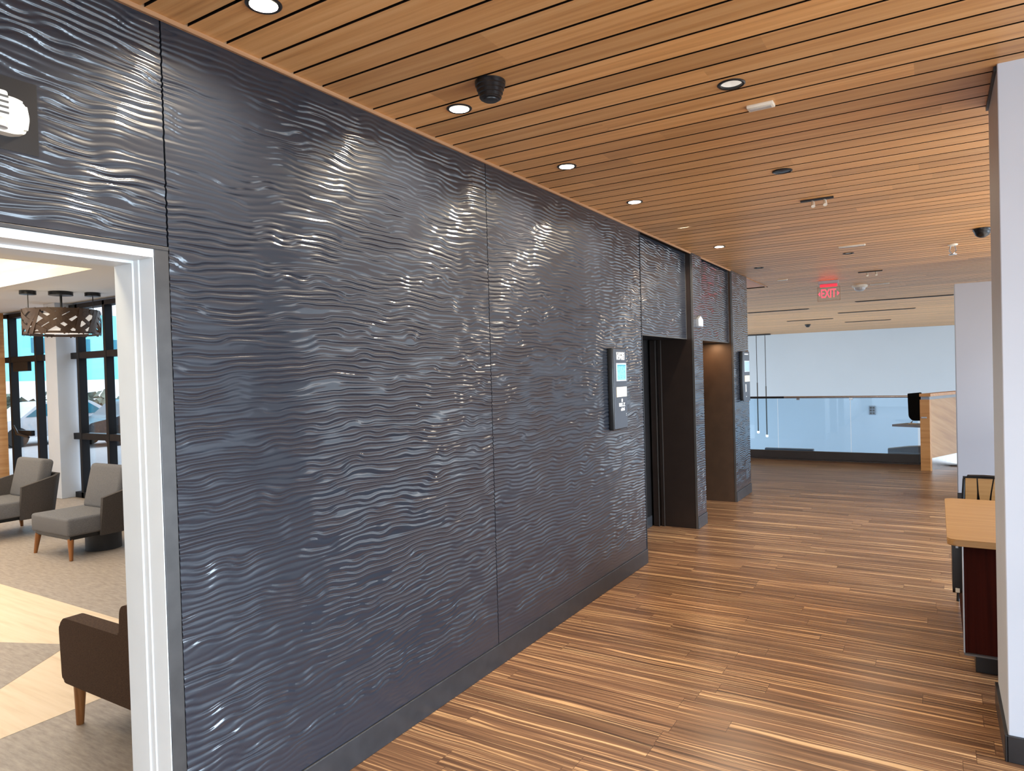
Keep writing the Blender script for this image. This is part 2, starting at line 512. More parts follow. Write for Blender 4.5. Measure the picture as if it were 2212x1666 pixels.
# lift recesses: dark bronze reveals, back wall and heads
bm = bm_new()
box(bm, (XB - 0.08, REC1 - 0.012, 0), (XB, P1a, H))            # back of first recess
box(bm, (XB - 0.08, P1b, 0), (XB - 0.3, P2a, H))
box(bm, (XB - 0.04, REC1 - 0.06, 0), (-0.03, REC1 - 0.012, H))
struct('wall_recess', bm, M['nearblack'])
bm = bm_new(); box(bm, (-1.0, P1a, 0), (-0.003, P1b, H + 0.02)); w_p1 = struct('wall_pier', bm, M['bronze'])
bm = bm_new(); box(bm, (-1.6, P2a, 0), (-0.003, P2b, H + 0.02)); w_p2 = struct('wall_pier', bm, M['bronze2'])
ripple_panel('panel', P1a + 0.006, P1b - 0.004, 0.132, H - 0.006, 0.022, 0.012, 0.0040, w_p1, 0.05, 0.10)
ripple_panel('panel', P2a + 0.008, P2b - 0.004, 0.132, H - 0.006, 0.022, 0.016, 0.0042, w_p2, 0.05, 0.10)
for w, y in ((w_p1, P1a), (w_p2, P2a)):
    bm = bm_new(); box(bm, (0.0, y - 0.002, 0.0), (0.024, y + 0.006, H - 0.006)); obj('edge_strip', bm, M['edge'], w)
for y0, y1, x in ((REC1 + 0.014, P1a - 0.004, -0.055), (P1b + 0.006, P2a - 0.004, -0.030)):
    bm = bm_new(); box(bm, (x - 0.35, y0, 2.105), (x - 0.024, y1, H + 0.02)); w = struct('wall_head', bm, M['nearblack'])
    ripple_panel('panel', y0, y1, 2.108, H - 0.006, x, 0.016, 0.0042, w, 0.05, 0.03)
    bm = bm_new(); box(bm, (x - 0.03, y0, 2.098), (x + 0.006, y1, 2.106)); obj('edge_strip', bm, M['edge'], w)
    bm = bm_new(); box(bm, (x - 0.02, y1 - 0.012, 2.106), (x + 0.004, y1, H - 0.006)); obj('edge_strip', bm, M['edge'], w)
bm = bm_new(); box(bm, (-0.02, REC1 - 0.002, 0.0), (0.004, REC1 + 0.010, H - 0.004)); struct('trim_panel_end', bm, M['blacktrim'])
bm = bm_new(); box(bm, (-1.0, REC1 - 0.012, H - 0.004), (0.0, P2b, H + 0.1)); struct('filler_recess_top', bm, M['cavity'])  # filler added to stop sky light leaking in above the recess heads
# door frame lines on the reveal of the first recess
bm = bm_new()
box(bm, (-0.47, P1a - 0.055, 0), (-0.405, P1a + 0.004, 2.104), 0.004); box(bm, (-0.385, P1a - 0.03, 0), (-0.352, P1a + 0.004, 2.104), 0.003)
dr = struct('door_1', bm, M['bronze'])
bm = bm_new(); box(bm, (-0.406, P1a - 0.058, 0), (-0.400, P1a - 0.053, 2.1)); obj('edge_strip', bm, M['edge'], dr)
bm = bm_new(); box(bm, (-0.353, P1a - 0.033, 0), (-0.347, P1a - 0.028, 2.1)); obj('edge_strip', bm, M['edge'], dr)

# baseboards
def base(name, pts_lo, pts_hi, mat='rubber'):
    bm = bm_new(); box(bm, pts_lo, pts_hi, 0.004, 2); return struct(name, bm, M[mat])
base('baseboard_left', (-0.004, 1.4335, 0), (0.010, REC1 + 0.004, 0.131))
base('baseboard_left', (XB - 0.001, REC1 + 0.03, 0), (XB + 0.010, P1a - 0.07, 0.125))
base('baseboard_left', (0.0, P1a + 0.004, 0), (0.032, P1b - 0.002, 0.13))
base('baseboard_left', (0.0, P2a + 0.006, 0), (0.032, P2b - 0.002, 0.13))

# steel angle round the doorway and the white frame inside it
bm = bm_new()
box(bm, (-0.03, DY1 + 0.003, 0), (0.0, 1.432, DZ), 0.002)
tr = struct('trim_steel_jamb', bm, M['steel'])
bm = bm_new(); box(bm, (-0.03, DY0 - 0.06, DZ - 0.004), (0.002, 1.432, DZ + 0.010), 0.002); struct('trim_steel_head', bm, M['steel'])
fr = None
bm = bm_new()
pj = [(-0.004, 1.377 + 0.03), (-0.004, 1.377), (-0.088, 1.377), (-0.090, 1.373), (-0.118, 1.373), (-0.120, 1.368), (-0.232, 1.368), (-0.232, 1.377 + 0.03)]
prism(bm, pj, 2, 0, DZ - 0.03)
door_frame = struct('door_2', bm, M['white'])
bm = bm_new()
ph = [(-0.004, DZ), (-0.004, DZ - 0.032), (-0.118, DZ - 0.032), (-0.120, DZ - 0.041), (-0.232, DZ - 0.041), (-0.232, DZ)]
prism(bm, [(p[0], p[1]) for p in ph], 1, DY0 - 0.03, 1.405)
obj('frame_head', bm, M['white'], door_frame)
bm = bm_new()
prism(bm, [(p[0], DY0 + (1.377 - p[1])) for p in pj], 2, 0, DZ - 0.03)
obj('frame_jamb', bm, M['white'], door_frame)

# ------------------------------------------------------------------ floor and ceiling of the corridor
bm = bm_new()
box(bm, (-0.024, -4.5, -0.12), (7.5, P2b, 0)); box(bm, (-9, P2b, -0.12), (7.5, 13.80, 0))
box(bm, (XB - 0.3, REC1 - 0.01, -0.12), (-0.024, P2b, 0))
struct('floor', bm, M['floor'])

CANS_LIT = [(0.355, 1.585), (0.355, 2.715), (0.350, 3.86), (0.355, 4.987)]
CANS_OFF = [(1.517, 3.205), (0.361, 7.35), (0.36, 9.216), (1.444, 8.832)]
def slat_ranges(y):
    """x extents of the ceiling at depth y"""
    if y < P2b - 0.05: return (0.012, 7.5)
    if y < 11.44: return (0.012, 7.5)
    return (-9.0, 7.5)
bm = bm_new()
k0 = int(math.floor((-4.5 - SL0) / SLP)); k1 = int(math.ceil((28.5 - SL0) / SLP))
for k in range(k0, k1):
    ya = SL0 + k * SLP + 0.007; yb = SL0 + (k + 1) * SLP - 0.007
    xa, xb = slat_ranges(ya)
    cans = [c for c in CANS_LIT + CANS_OFF if ya < c[1] < yb]
    xs = [xa]
    for cx, cy in sorted(cans):
        xs += [cx - 0.09, cx + 0.09]
        # square of slat with a round hole for the can
        cy2 = min(max(cy, ya + 0.056), yb - 0.056)
        n = 32
        inner, outer = [], []
        for t in range(n):
            a = 2 * PI * t / n
            c, s = math.cos(a), math.sin(a)
            inner.append(bm.verts.new((cx + 0.05 * c, cy2 + 0.05 * s, H)))
            sc = max(abs(c), abs(s))
            ox = cx + 0.09 * c / sc
            oy = cy2 + s / sc * ((yb - cy2) if s > 0 else (cy2 - ya))
            outer.append(bm.verts.new((ox, oy, H)))
        for t in range(n):
            bm.faces.new((inner[t], outer[t], outer[(t + 1) % n], inner[(t + 1) % n]))
    xs.append(xb)
    for i in range(0, len(xs), 2):
        box(bm, (xs[i], ya, H), (xs[i + 1], yb, H + 0.02))
for f in bm.faces:
    f.normal_update()
    if abs(f.normal.z) < 0.5: f.material_index = 1
ceil_o = struct('ceiling', bm, [M['slat'], M['cavity']])
bm = bm_new(); box(bm, (-0.2, -4.6, H + 0.10), (7.6, 11.45, H + 0.2)); box(bm, (-9.2, 11.45, H + 0.10), (7.6, 28.6, H + 0.2)); obj('ceiling_backing', bm, M['cavity'], ceil_o)
# smooth wooden soffit past the end of the panelled wall
bm = bm_new(); box(bm, (-2.6, P2b - 0.6, H - 0.001), (0.0, 11.44, H + 0.02)); struct('ceiling_soffit', bm, M['soffit'])
bm = bm_new(); box(bm, (0.0, -4.5, H - 0.016), (0.012, 11.45, H + 0.03)); struct('trim_ceiling_edge', bm, M['trimwood'])

# ------------------------------------------------------------------ column on the other side and walls behind it
bm = bm_new(); box(bm, (2.53, 3.675, 0), (4.3, 4.255, H + 0.02), 0.004, 2); struct('wall_right', bm, M['wallwhite'])
bm = bm_new()
box(bm, (2.522, 3.663, 0), (4.31, 3.677, 0.118), 0.003); base_r = struct('baseboard_right', bm, M['rubber'])
bm = bm_new(); box(bm, (2.516, 3.663, 0), (2.531, 4.26, 0.118), 0.003); struct('baseboard_right', bm, M['rubber'])
bm = bm_new(); box(bm, (2.519, 3.70, H - 0.02), (2.531, 4.262, H + 0.01)); struct('trim_column_head', bm, M['blacktrim'])
bm = bm_new(); box(bm, (2.495, 10.29, 0), (5.2, 10.65, 2.745), 0.004); struct('wall_back', bm, M['wallpale'])
base('baseboard_back', (2.487, 10.28, 0), (5.2, 10.295, 0.115))
bm = bm_new(); box(bm, (-12, 28.5, -4), (9, 28.7, H + 0.1)); struct('wall_far', bm, M['farwall'])
bm = bm_new(); box(bm, (-12, 13.0, -4.2), (9, 28.7, -4)); struct('floor_atrium', bm, M['wallpale'])
bm = bm_new(); box(bm, (-9, 13.80, -0.35), (7.5, 13.98, 0.02)); struct('floor_edge', bm, M['darkcurb'])

# ------------------------------------------------------------------ ceiling fittings
def downlight(x, y, lit, label, group):
    k = math.floor((y - SL0) / SLP); y = min(max(y, SL0 + k * SLP + 0.063), SL0 + (k + 1) * SLP - 0.063)
    t = thing('ceiling_downlight', label, 'light', (x, y, H), 0, group)
    bm = bm_new(); lathe(bm, (x, y, H), [(0.047, 0.006), (0.047, -0.004), (0.056, -0.006), (0.061, -0.002), (0.061, 0.001)], 36)
    lathe(bm, (x, y, H), [(0.0495, -0.001), (0.0495, 0.085), (0.002, 0.086)], 36)
    obj('trim_ring', bm, M['blacktrim'], t, 40)
    bm = bm_new(); lathe(bm, (x, y, H), [(0.0475, -0.002), (0.046, 0.02), (0.041, 0.05), (0.036, 0.062)], 36)
    obj('reflector', bm, M['reflector'] if lit else M['reflectorglow'], t, 60)
    bm = bm_new(); lathe(bm, (x, y, H), [(0.036, 0.062), (0.02, 0.060), (0.002, 0.058)], 32, cap1=True)
    obj('lens', bm, M['lampwhite'] if lit else M['lampoff'], t, 60)
    return t
LABS = ['lit recessed downlight beside the black rippled wall, cut by the photo top edge',
        'lit recessed downlight just beside the big black ribbed ceiling sensor',
        'lit recessed downlight above the black wall, third out from the photo top edge',
        'lit recessed downlight above the black wall, smallest of the glowing ones']
for (x, y), l in zip(CANS_LIT, LABS): downlight(x, y, True, l, 'lit downlights along the black wall')
LABO = ['unlit recessed downlight with silvery bowl near the small white ceiling bar',
        'dark recessed downlight above the first lift recess by the wood edge trim',
        'dark recessed downlight above the second lift recess by the wood edge trim',
        'dark small recessed downlight just beyond the long white ceiling bar']
for (x, y), l in zip(CANS_OFF, LABO): downlight(x, y, False, l, 'unlit recessed downlights')

# ribbed black sensor near the wall
def ribbed(x, y, r, label):
    t = thing('ceiling_sensor', label, 'sensor', (x, y, H))
    bm = bm_new()
    prof = [(r * 1.02, 0.002), (r * 1.02, -0.008)]
    z = -0.008
    for i in range(4):
        a = r * (1.0 - 0.085 * i); b = r * (0.93 - 0.085 * i)
        prof += [(a, z), (a, z - 0.011), (b, z - 0.014), (b, z - 0.017)]; z -= 0.017
    prof += [(r * 0.60, z - 0.002), (r * 0.05, z - 0.004)]
    lathe(bm, (x, y, H), prof, 40, cap1=True)
    obj('ribbed_body', bm, M['blackplastic'], t, 30)
    bm = bm_new(); lathe(bm, (x, y, H), [(r * 0.52, z - 0.001), (r * 0.50, z - 0.007), (r * 0.02, z - 0.009)], 32, cap1=True)
    obj('lens', bm, M['nearblack'], t, 30)
ribbed(0.642, 2.55, 0.066, 'black ribbed cup-shaped ceiling sensor beside a lit downlight')
# round black speaker
t = thing('ceiling_speaker', 'flat round black ceiling speaker over the middle of the corridor', 'speaker', (1.447, 4.804, H))
bm = bm_new(); lathe(bm, (1.447, 4.804, H), [(0.062, 0.001), (0.062, -0.005), (0.055, -0.008), (0.053, -0.004)], 32); obj('trim_ring', bm, M['blacktrim'], t, 40)
bm = bm_new(); lathe(bm, (1.447, 4.804, H), [(0.054, -0.004), (0.03, -0.006), (0.002, -0.007)], 32, cap1=True); obj('grille', bm, M['nearblack'], t, 40)
# dome cameras
def dome(x, y, r, label):
    t = thing('ceiling_camera', label, 'camera', (x, y, H))
    bm = bm_new(); lathe(bm, (x, y, H), [(r, 0.001), (r, -0.02), (r * 0.9, -0.03)], 32); obj('housing', bm, M['blackplastic'], t, 40)
    bm = bm_new(); lathe(bm, (x, y, H), [(r * 0.88, -0.028)] + [(r * 0.88 * math.cos(a), -0.03 - r * 0.75 * math.sin(a)) for a in (0.3, 0.6, 0.9, 1.2, 1.5)], 32, cap1=True)
    obj('dome_cover', bm, M['nearblack'], t, 60)
dome(2.685, 8.10, 0.078, 'black dome security camera near the white column')
dome(-1.06, 22.8, 0.085, 'tiny black dome on the far end of the wood ceiling')
# small white bars on the ceiling
def bar(x, y, L, w, h, label):
    t = thing('ceiling_light_bar', label, 'fixture', (x, y, H))
    bm = bm_new(); box(bm, (x - L / 2, y - w / 2, H - h), (x + L / 2, y + w / 2, H + 0.001), min(h, w) * 0.3, 3); obj('housing', bm, M['whiteplastic'], t, 40)
    bm = bm_new(); box(bm, (x - L / 2 + 0.012, y - w * 0.22, H - h - 0.004), (x + L / 2 - 0.012, y + w * 0.22, H - h + 0.002), 0.001); obj('lens', bm, M['lensgrey'], t)
bar(1.575, 3.54, 0.125, 0.062, 0.016, 'short white ceiling bar fixture beside the silvery unlit downlight')
bar(1.533, 8.245, 0.26, 0.05, 0.014, 'long thin white ceiling bar before the dark slot with two heads')
bar(1.539, 12.41, 0.27, 0.06, 0.014, 'thin white ceiling bar just past the white smoke detector')
bar(0.378, 10.74, 0.14, 0.05, 0.014, 'tiny white ceiling bar near the end of the black wall')
# black slot tracks with two small heads
def track(x, y, L, label, n=2):
    t = thing('ceiling_track_light', label, 'light', (x, y, H))
    bm = bm_new(); box(bm, (x - L / 2, y - 0.014, H - 0.012), (x + L / 2, y + 0.014, H + 0.001), 0.002); obj('track', bm, M['blacktrim'], t)
    for i in range(n):
        hx = x - L * 0.14 + i * L * 0.36
        bm = bm_new(); frustum(bm, (hx, y, H - 0.012), (hx, y, H - 0.045), 0.006, 0.006, 10); frustum(bm, (hx + 0.004, y, H - 0.022), (hx + 0.010, y - 0.03, H - 0.062), 0.011, 0.015, 14)
        obj('lamp_head', bm, M['whiteplastic'], t, 40)
track(1.525, 5.765, 0.235, 'black ceiling slot with two little white lamp heads, the larger one')
track(1.53, 10.71, 0.30, 'black ceiling slot with little lamp heads, before the smoke detector')
# linear slots far down
for (x0, x1, y, l) in ((-1.45, -0.115, 16.6, 'long thin black ceiling slot starting behind the black wall end'),
                       (-1.28, -0.09, 20.62, 'long thin black ceiling slot nearest the tiny black dome'),
                       (-0.02, 1.195, 22.73, 'long thin black ceiling slot above the middle of far white wall'),
                       (0.25, 1.9, 18.6, 'long thin black ceiling slot below the smoke detector'),
                       (0.9, 2.6, 15.6, 'long thin black ceiling slot reaching toward the white pier')):
    t = thing('ceiling_slot_vent', l, 'vent', ((x0 + x1) / 2, y, H), 0, 'black slot vents in the far ceiling')
    bm = bm_new(); box(bm, (x0, y - 0.05, H - 0.010), (x1, y + 0.05, H + 0.001), 0.002); obj('frame', bm, M['blacktrim'], t)
    bm = bm_new(); box(bm, (x0 + 0.02, y - 0.02, H - 0.016), (x1 - 0.02, y + 0.02, H - 0.008), 0.001); obj('blade', bm, M['nearblack'], t)
# sprinkler
t = thing('ceiling_sprinkler', 'clear glassy sprinkler head hanging below the black dome camera', 'sprinkler', (2.459, 8.96, H))
bm = bm_new(); lathe(bm, (2.459, 8.96, H), [(0.05, 0.001), (0.046, -0.012), (0.02, -0.02)], 24, cap1=True); obj('escutcheon', bm, M['whiteplastic'], t, 40)
bm = bm_new(); tube(bm, [(2.459 - 0.022, 8.96, H - 0.02), (2.459 - 0.03, 8.96, H - 0.07), (2.459 - 0.006, 8.96, H - 0.105)], 0.008); tube(bm, [(2.459 + 0.022, 8.96, H - 0.02), (2.459 + 0.03, 8.96, H - 0.07), (2.459 + 0.006, 8.96, H - 0.105)], 0.008)
obj('yoke', bm, M['chrome'], t, 40)
bm = bm_new(); lathe(bm, (2.459, 8.96, H), [(0.04, -0.108), (0.038, -0.114), (0.008, -0.116)], 20, cap0=True, cap1=True); obj('deflector', bm, M['chrome'], t, 40)
# smoke detector
t = thing('smoke_detector', 'white round smoke detector on the ceiling beside the red EXIT sign', 'smoke detector', (1.253, 12.437, H))
bm = bm_new(); lathe(bm, (1.253, 12.437, H), [(0.115, 0.001), (0.115, -0.03), (0.10, -0.04)], 32, cap1=True); obj('base_plate', bm, M['whiteplastic'], t, 40)
bm = bm_new(); lathe(bm, (1.253, 12.437, H), [(0.085, -0.038), (0.078, -0.075), (0.05, -0.095), (0.005, -0.10)], 32, cap1=True); obj('sensor_head', bm, M['lensgrey'], t, 40)

# EXIT sign
EX, EY = 0.918, 11.40
t = thing('exit_sign', 'clear hanging EXIT sign with glowing red letters under the wood ceiling', 'exit sign', (EX, EY, H))
bm = bm_new(); box(bm, (EX - 0.14, EY - 0.03, H - 0.05), (EX + 0.14, EY + 0.03, H + 0.001), 0.004); obj('mount', bm, M['alu'], t)
bm = bm_new(); box(bm, (EX - 0.155, EY - 0.004, H - 0.305), (EX + 0.155, EY + 0.004, H - 0.095), 0.001); box(bm, (EX - 0.10, EY - 0.004, H - 0.095), (EX + 0.10, EY + 0.004, H - 0.04)); obj('acrylic_plate', bm, M['acrylic'], t)
bm = bm_new()
for a, b in (((EX - 0.157, H - 0.307), (EX + 0.157, H - 0.302)), ((EX - 0.157, H - 0.098), (EX + 0.157, H - 0.093)), ((EX - 0.157, H - 0.307), (EX - 0.152, H - 0.093)), ((EX + 0.152, H - 0.307), (EX + 0.157, H - 0.093))):
    box(bm, (a[0], EY - 0.005, a[1]), (b[0], EY + 0.005, b[1]))
obj('edge_frame', bm, M['trimwood'], t)
bm = bm_new(); text_into(bm, 'EXIT', 0.185, (EX - 0.003, EY - 0.007, H - 0.20), (1, 0, 0), (0, 0, 1), 0.002, sx=0.56, bold=0.0015)
for s in (-1, 1):
    prism(bm, [(EX + s * 0.118, H - 0.165), (EX + s * 0.146, H - 0.20), (EX + s * 0.118, H - 0.235)], 1, EY - 0.009, EY - 0.005)
obj('lettering', bm, M['rederedge'], t)
bm = bm_new(); box(bm, (EX - 0.12, EY - 0.012, H - 0.094), (EX + 0.12, EY + 0.012, H - 0.052), 0.003); obj('glow_strip', bm, M['redglow'], t)  # added strip, stands for the red glow above the letters

# ------------------------------------------------------------------ things on the black wall
# alarm strobe, partly outside the photograph
t = thing('alarm_strobe', 'white fire alarm horn strobe on the black wall above the doorway', 'alarm', (0, 0.925, 2.56))
bm = bm_new(); box(bm, (-0.002, 0.78, 2.458), (0.003, 1.03, 2.672)); obj('back_plate', bm, M['nearblack'], t)
bm = bm_new()
prism(bm, rounded([(0.835, 2.606), (0.958, 2.603), (0.986, 2.595), (0.993, 2.55), (0.986, 2.507), (0.955, 2.497), (0.835, 2.497)], 0.010, 4), 0, 0.002, 0.038)
bmesh.ops.bevel(bm, geom=[e for e in bm.edges if all(v.co.x > 0.03 for v in e.verts)], offset=0.010, segments=3, affect='EDGES')
obj('housing', bm, M['whiteplastic'], t, 35)
bm = bm_new(); prism(bm, rounded([(0.862, 2.610), (0.932, 2.610), (0.932, 2.512), (0.862, 2.512)], 0.008, 3), 0, 0.03, 0.054); obj('grille_block', bm, M['whiteplastic'], t, 35)
for i in range(4):
    bm = bm_new(); z = 2.594 - i * 0.0155; box(bm, (0.0535, 0.864, z - 0.0032), (0.0555, 0.9335, z + 0.0032), 0.0008); obj('slot', bm, M['slotgrey'], t)
bm = bm_new()
lathe(bm, (0.050, 0.905, 2.520), [(0.024, -0.018), (0.024, -0.004), (0.017, 0.009), (0.003, 0.014)], 24, cap0=True, cap1=True); obj('strobe_lens', bm, M['lensgrey'], t, 50)

# call panels
def call_panel(y0, y1, z0, z1, label, small):
    d = 0.045
    t = thing('elevator_call_panel', label, 'control panel', (0.02 if small else 0, y0, z0))
    x0 = 0.022 if small else 0.0
    w = y1 - y0; h = z1 - z0
    bm = bm_new(); box(bm, (x0, y0, z0 + 0.03 * small), (x0 + d, y1, z1), 0.006, 3); obj('housing', bm, M['blackplastic'], t, 40)
    X = x0 + d
    bm = bm_new(); box(bm, (X - 0.004, y0 + 0.022, z0 + 0.008), (X + 0.003, y1 - 0.002, z1 - 0.006), 0.002); obj('face_plate', bm, M['signgrey'], t)
    X += 0.004
    a, b = y0 + 0.075 * w / 0.29, y1 - 0.02 * w / 0.29; b_ = b
    bm = bm_new(); box(bm, (X - 0.003, a - 0.006, z1 - 0.405 * h), (X + 0.001, b + 0.006, z1 - 0.185 * h), 0.001); obj('screen_border', bm, M['screenborder'], t)
    scr = bm_new(); box(scr, (X - 0.001, a + 0.006, z1 - 0.393 * h), (X + 0.0025, b - 0.006, z1 - 0.20 * h)); so = obj('screen', scr, M['screen2' if small else 'screen'], t)
    if not small:
        bm = bm_new(); rr = random.Random(4)
        for i in range(70):
            yy = a + 0.014 + rr.random() * (b - a - 0.034); zz = z1 - 0.385 * h + rr.random() * 0.17 * h
            box(bm, (X + 0.002, yy, zz), (X + 0.0034, yy + rr.uniform(0.004, 0.014), zz + 0.0035))
        box(bm, (X + 0.002, a + 0.01, z1 - 0.217 * h), (X + 0.0034, b - 0.012, z1 - 0.208 * h))
        obj('screen_text', bm, M['screenmark'], so)
    bm = bm_new(); box(bm, (X - 0.002, a - 0.012, z1 - 0.60 * h), (X + 0.002, b + 0.004, z1 - 0.478 * h), 0.0008); pl = obj('notice', bm, M['paper'], t)
    bm = bm_new()
    for i in range(6):
        box(bm, (X + 0.0015, a + 0.005, z1 - (0.495 + 0.016 * i) * h), (X + 0.0028, b - 0.02 - 0.02 * (i % 3), z1 - (0.491 + 0.016 * i) * h))
    obj('notice_text', bm, M['ink'], pl)
    ym = (a + b) / 2
    def mark(f, name='lettering'):
        b = bm_new(); f(b); obj(name, b, M['letter'], t)
    if not small:
        for tx, sz, yy, zz, k in (('KAPMRS', 0.046, ym - 0.012, z1 - 0.052, 1.02), ('ROMSE3', 0.046, ym - 0.012, z1 - 0.082, 1.02), ('IIELZ', 0.040, ym - 0.004, z1 - 0.70 * h, 1.5),
                                  ('aht6', 0.038, ym + 0.012, z1 - 0.755 * h, 1.2), ('*', 0.07, ym, z1 - 0.665 * h, 1.0)):
            mark(lambda b: text_into(b, tx, sz, (X, yy, zz), (0, 1, 0), (0, 0, 1), 0.0012, sx=k, bold=0.001))
        mark(lambda b: box(b, (X - 0.001, y1 - 0.035, z1 - 0.82 * h), (X + 0.001, y1 - 0.029, z1 - 0.812 * h)), 'indicator')
        mark(lambda b: box(b, (X - 0.001, y1 - 0.035, z1 - 0.84 * h), (X + 0.001, y1 - 0.029, z1 - 0.832 * h)), 'indicator')
    else:
        mark(lambda b: box(b, (X - 0.001, a, z1 - 0.065 * h), (X + 0.001, b_ - 0.05, z1 - 0.045 * h)))
        mark(lambda b: box(b, (X - 0.001, a + 0.02, z1 - 0.80 * h), (X + 0.002, a + 0.06, z1 - 0.65 * h)), 'key_slot')
        mark(lambda b: box(b, (X - 0.001, a + 0.05, z1 - 0.90 * h), (X + 0.002, a + 0.075, z1 - 0.885 * h)), 'indicator')
call_panel(5.19, 5.48, 1.283, 1.958, 'tall slate lift call panel with bright blue screen on the rippled wall', 0)
call_panel(9.51, 9.90, 1.30, 1.99, 'thick dark lift call panel with pale screen on the far end pier', 1)
# lift lantern on the slim pier
t = thing('lift_lantern', 'small pale arrow-shaped lift lantern high on the slim rippled pier', 'indicator', (0.022, 7.69, 2.30))
bm = bm_new(); prism(bm, [(7.60, 2.24), (7.78, 2.24), (7.78, 2.325), (7.69, 2.365), (7.60, 2.325)], 0, 0.020, 0.045); obj('housing', bm, M['alu'], t)
bm = bm_new(); prism(bm, [(7.62, 2.25), (7.76, 2.25), (7.76, 2.318), (7.69, 2.352), (7.62, 2.318)], 0, 0.044, 0.052); obj('lens', bm, M['screenborder'], t)
# small white switch in the first recess
t = thing('key_switch', 'tiny white key switch in the dark first lift recess', 'switch', (XB, 6.95, 1.36))
bm = bm_new(); box(bm, (XB, 6.93, 1.30), (XB + 0.012, 7.0, 1.42), 0.003); obj('plate', bm, M['nearblack'], t)
bm = bm_new(); box(bm, (XB + 0.01, 6.945, 1.335), (XB + 0.035, 6.975, 1.40), 0.006); obj('lever', bm, M['whiteplastic'], t)

# ------------------------------------------------------------------ work desk behind the column
t = thing('work_desk', 'work desk with light oak top and dark mahogany end panel by the white column', 'desk', (2.9, 5.2, 0))
bm = bm_new(); prism(bm, rounded([(2.322, 4.575), (4.0, 4.575), (4.0, 5.965), (2.322, 5.965)], [0.045, 0.01, 0.01, 0.045], 6), 2, 0.728, 0.765)
bmesh.ops.bevel(bm, geom=[e for e in bm.edges if all(v.co.z > 0.76 for v in e.verts) or all(v.co.z < 0.73 for v in e.verts)], offset=0.006, segments=2, affect='EDGES')
obj('desk_top', bm, M['oaktop'], t, 35)
bm = bm_new(); box(bm, (2.405, 4.62, 0.115), (3.9, 4.66, 0.728), 0.003); obj('end_panel', bm, M['darkred'], t)
bm = bm_new(); box(bm, (2.397, 4.615, 0.115), (2.410, 5.90, 0.728), 0.002); obj('side_panel', bm, M['darkred'], t)
bm = bm_new(); box(bm, (2.392, 4.612, 0.118), (2.400, 4.628, 0.728), 0.001); obj('edge_strip', bm, M['alu'], t)
bm = bm_new(); box(bm, (2.45, 4.66, 0), (3.9, 5.85, 0.12), 0.002); obj('toe_kick', bm, M['nearblack'], t)
bm = bm_new(); box(bm, (2.395, 4.60, 0.108), (3.9, 4.64, 0.118)); obj('bottom_strip', bm, M['edge'], t)
t = thing('hanging_cable_box', 'slim black box hung on the desk side under its oak top', 'box', (2.37, 4.95, 0.38))
bm = bm_new(); prism(bm, rounded([(4.83, 0.725), (5.16, 0.725), (5.16, 0.385), (4.83, 0.385)], [0.0, 0, 0.02, 0.03], 4), 0, 2.348, 2.396); obj('body', bm, M['blackplastic'], t, 40)
bm = bm_new(); box(bm, (2.362, 4.824, 0.395), (2.384, 4.832, 0.42), 0.001); obj('tag', bm, M['whiteplastic'], t, label='small white tag')
bm = bm_new(); box(bm, (2.366, 4.822, 0.66), (2.380, 4.832, 0.675), 0.001); obj('button', bm, M['alu'], t)

# chair at the desk
cx, cy = 2.585, 6.42
t = thing('office_chair', 'chair with black framed back of tan wood slats behind the work desk', 'chair', (cx, cy, 0))
w = 0.148
bm = bm_new()
tube(bm, [(cx - w + 0.0, cy, 0.44), (cx - w + 0.012, cy + 0.01, 0.72), (cx - w + 0.020, cy + 0.015, 0.845), (cx - w + 0.045, cy + 0.016, 0.868), (cx, cy + 0.016, 0.871), (cx + w - 0.045, cy + 0.016, 0.868), (cx + w - 0.020, cy + 0.015, 0.845), (cx + w - 0.012, cy + 0.01, 0.72), (cx + w, cy, 0.44)], 0.011)
obj('back_frame', bm, M['blackplastic'], t, 50)
bm = bm_new(); box(bm, (cx - w + 0.012, cy + 0.022, 0.62), (cx + w - 0.012, cy + 0.028, 0.865)); obj('back_panel', bm, M['nearblack'], t)
z0, z1 = 0.62, 0.852
def sl(p):
    bm = bm_new(); prism(bm, p, 1, cy + 0.004, cy + 0.024); obj('back_slat', bm, M['oaktop'], t)
X = lambda f: cx - w + 0.024 + f * (2 * w - 0.048)
sl([(X(0), z0), (X(0.30), z0), (X(0.32), 0.75), (X(0.31), z1), (X(0.02), z1)])
sl([(X(0.42), z0), (X(0.60), z0), (X(0.66), 0.74), (X(0.73), z1), (X(0.345), z1), (X(0.365), 0.74)])
sl([(X(0.66), z0), (X(1), z0), (X(0.985), z1), (X(0.77), z1), (X(0.70), 0.74)])
bm = bm_new(); box(bm, (cx - 0.20, cy - 0.44, 0.42), (cx + 0.20, cy - 0.02, 0.465), 0.02, 3); obj('seat', bm, M['blackplastic'], t, 40)
for sx in (-1, 1):
    bm = bm_new(); tube(bm, [(cx + sx * 0.17, cy - 0.40, 0.43), (cx + sx * 0.19, cy - 0.43, 0.0)], 0.011); obj('leg', bm, M['blackplastic'], t, 50)
    bm = bm_new(); tube(bm, [(cx + sx * 0.148, cy, 0.45), (cx + sx * 0.19, cy + 0.06, 0.0)], 0.011); obj('leg', bm, M['blackplastic'], t, 50)

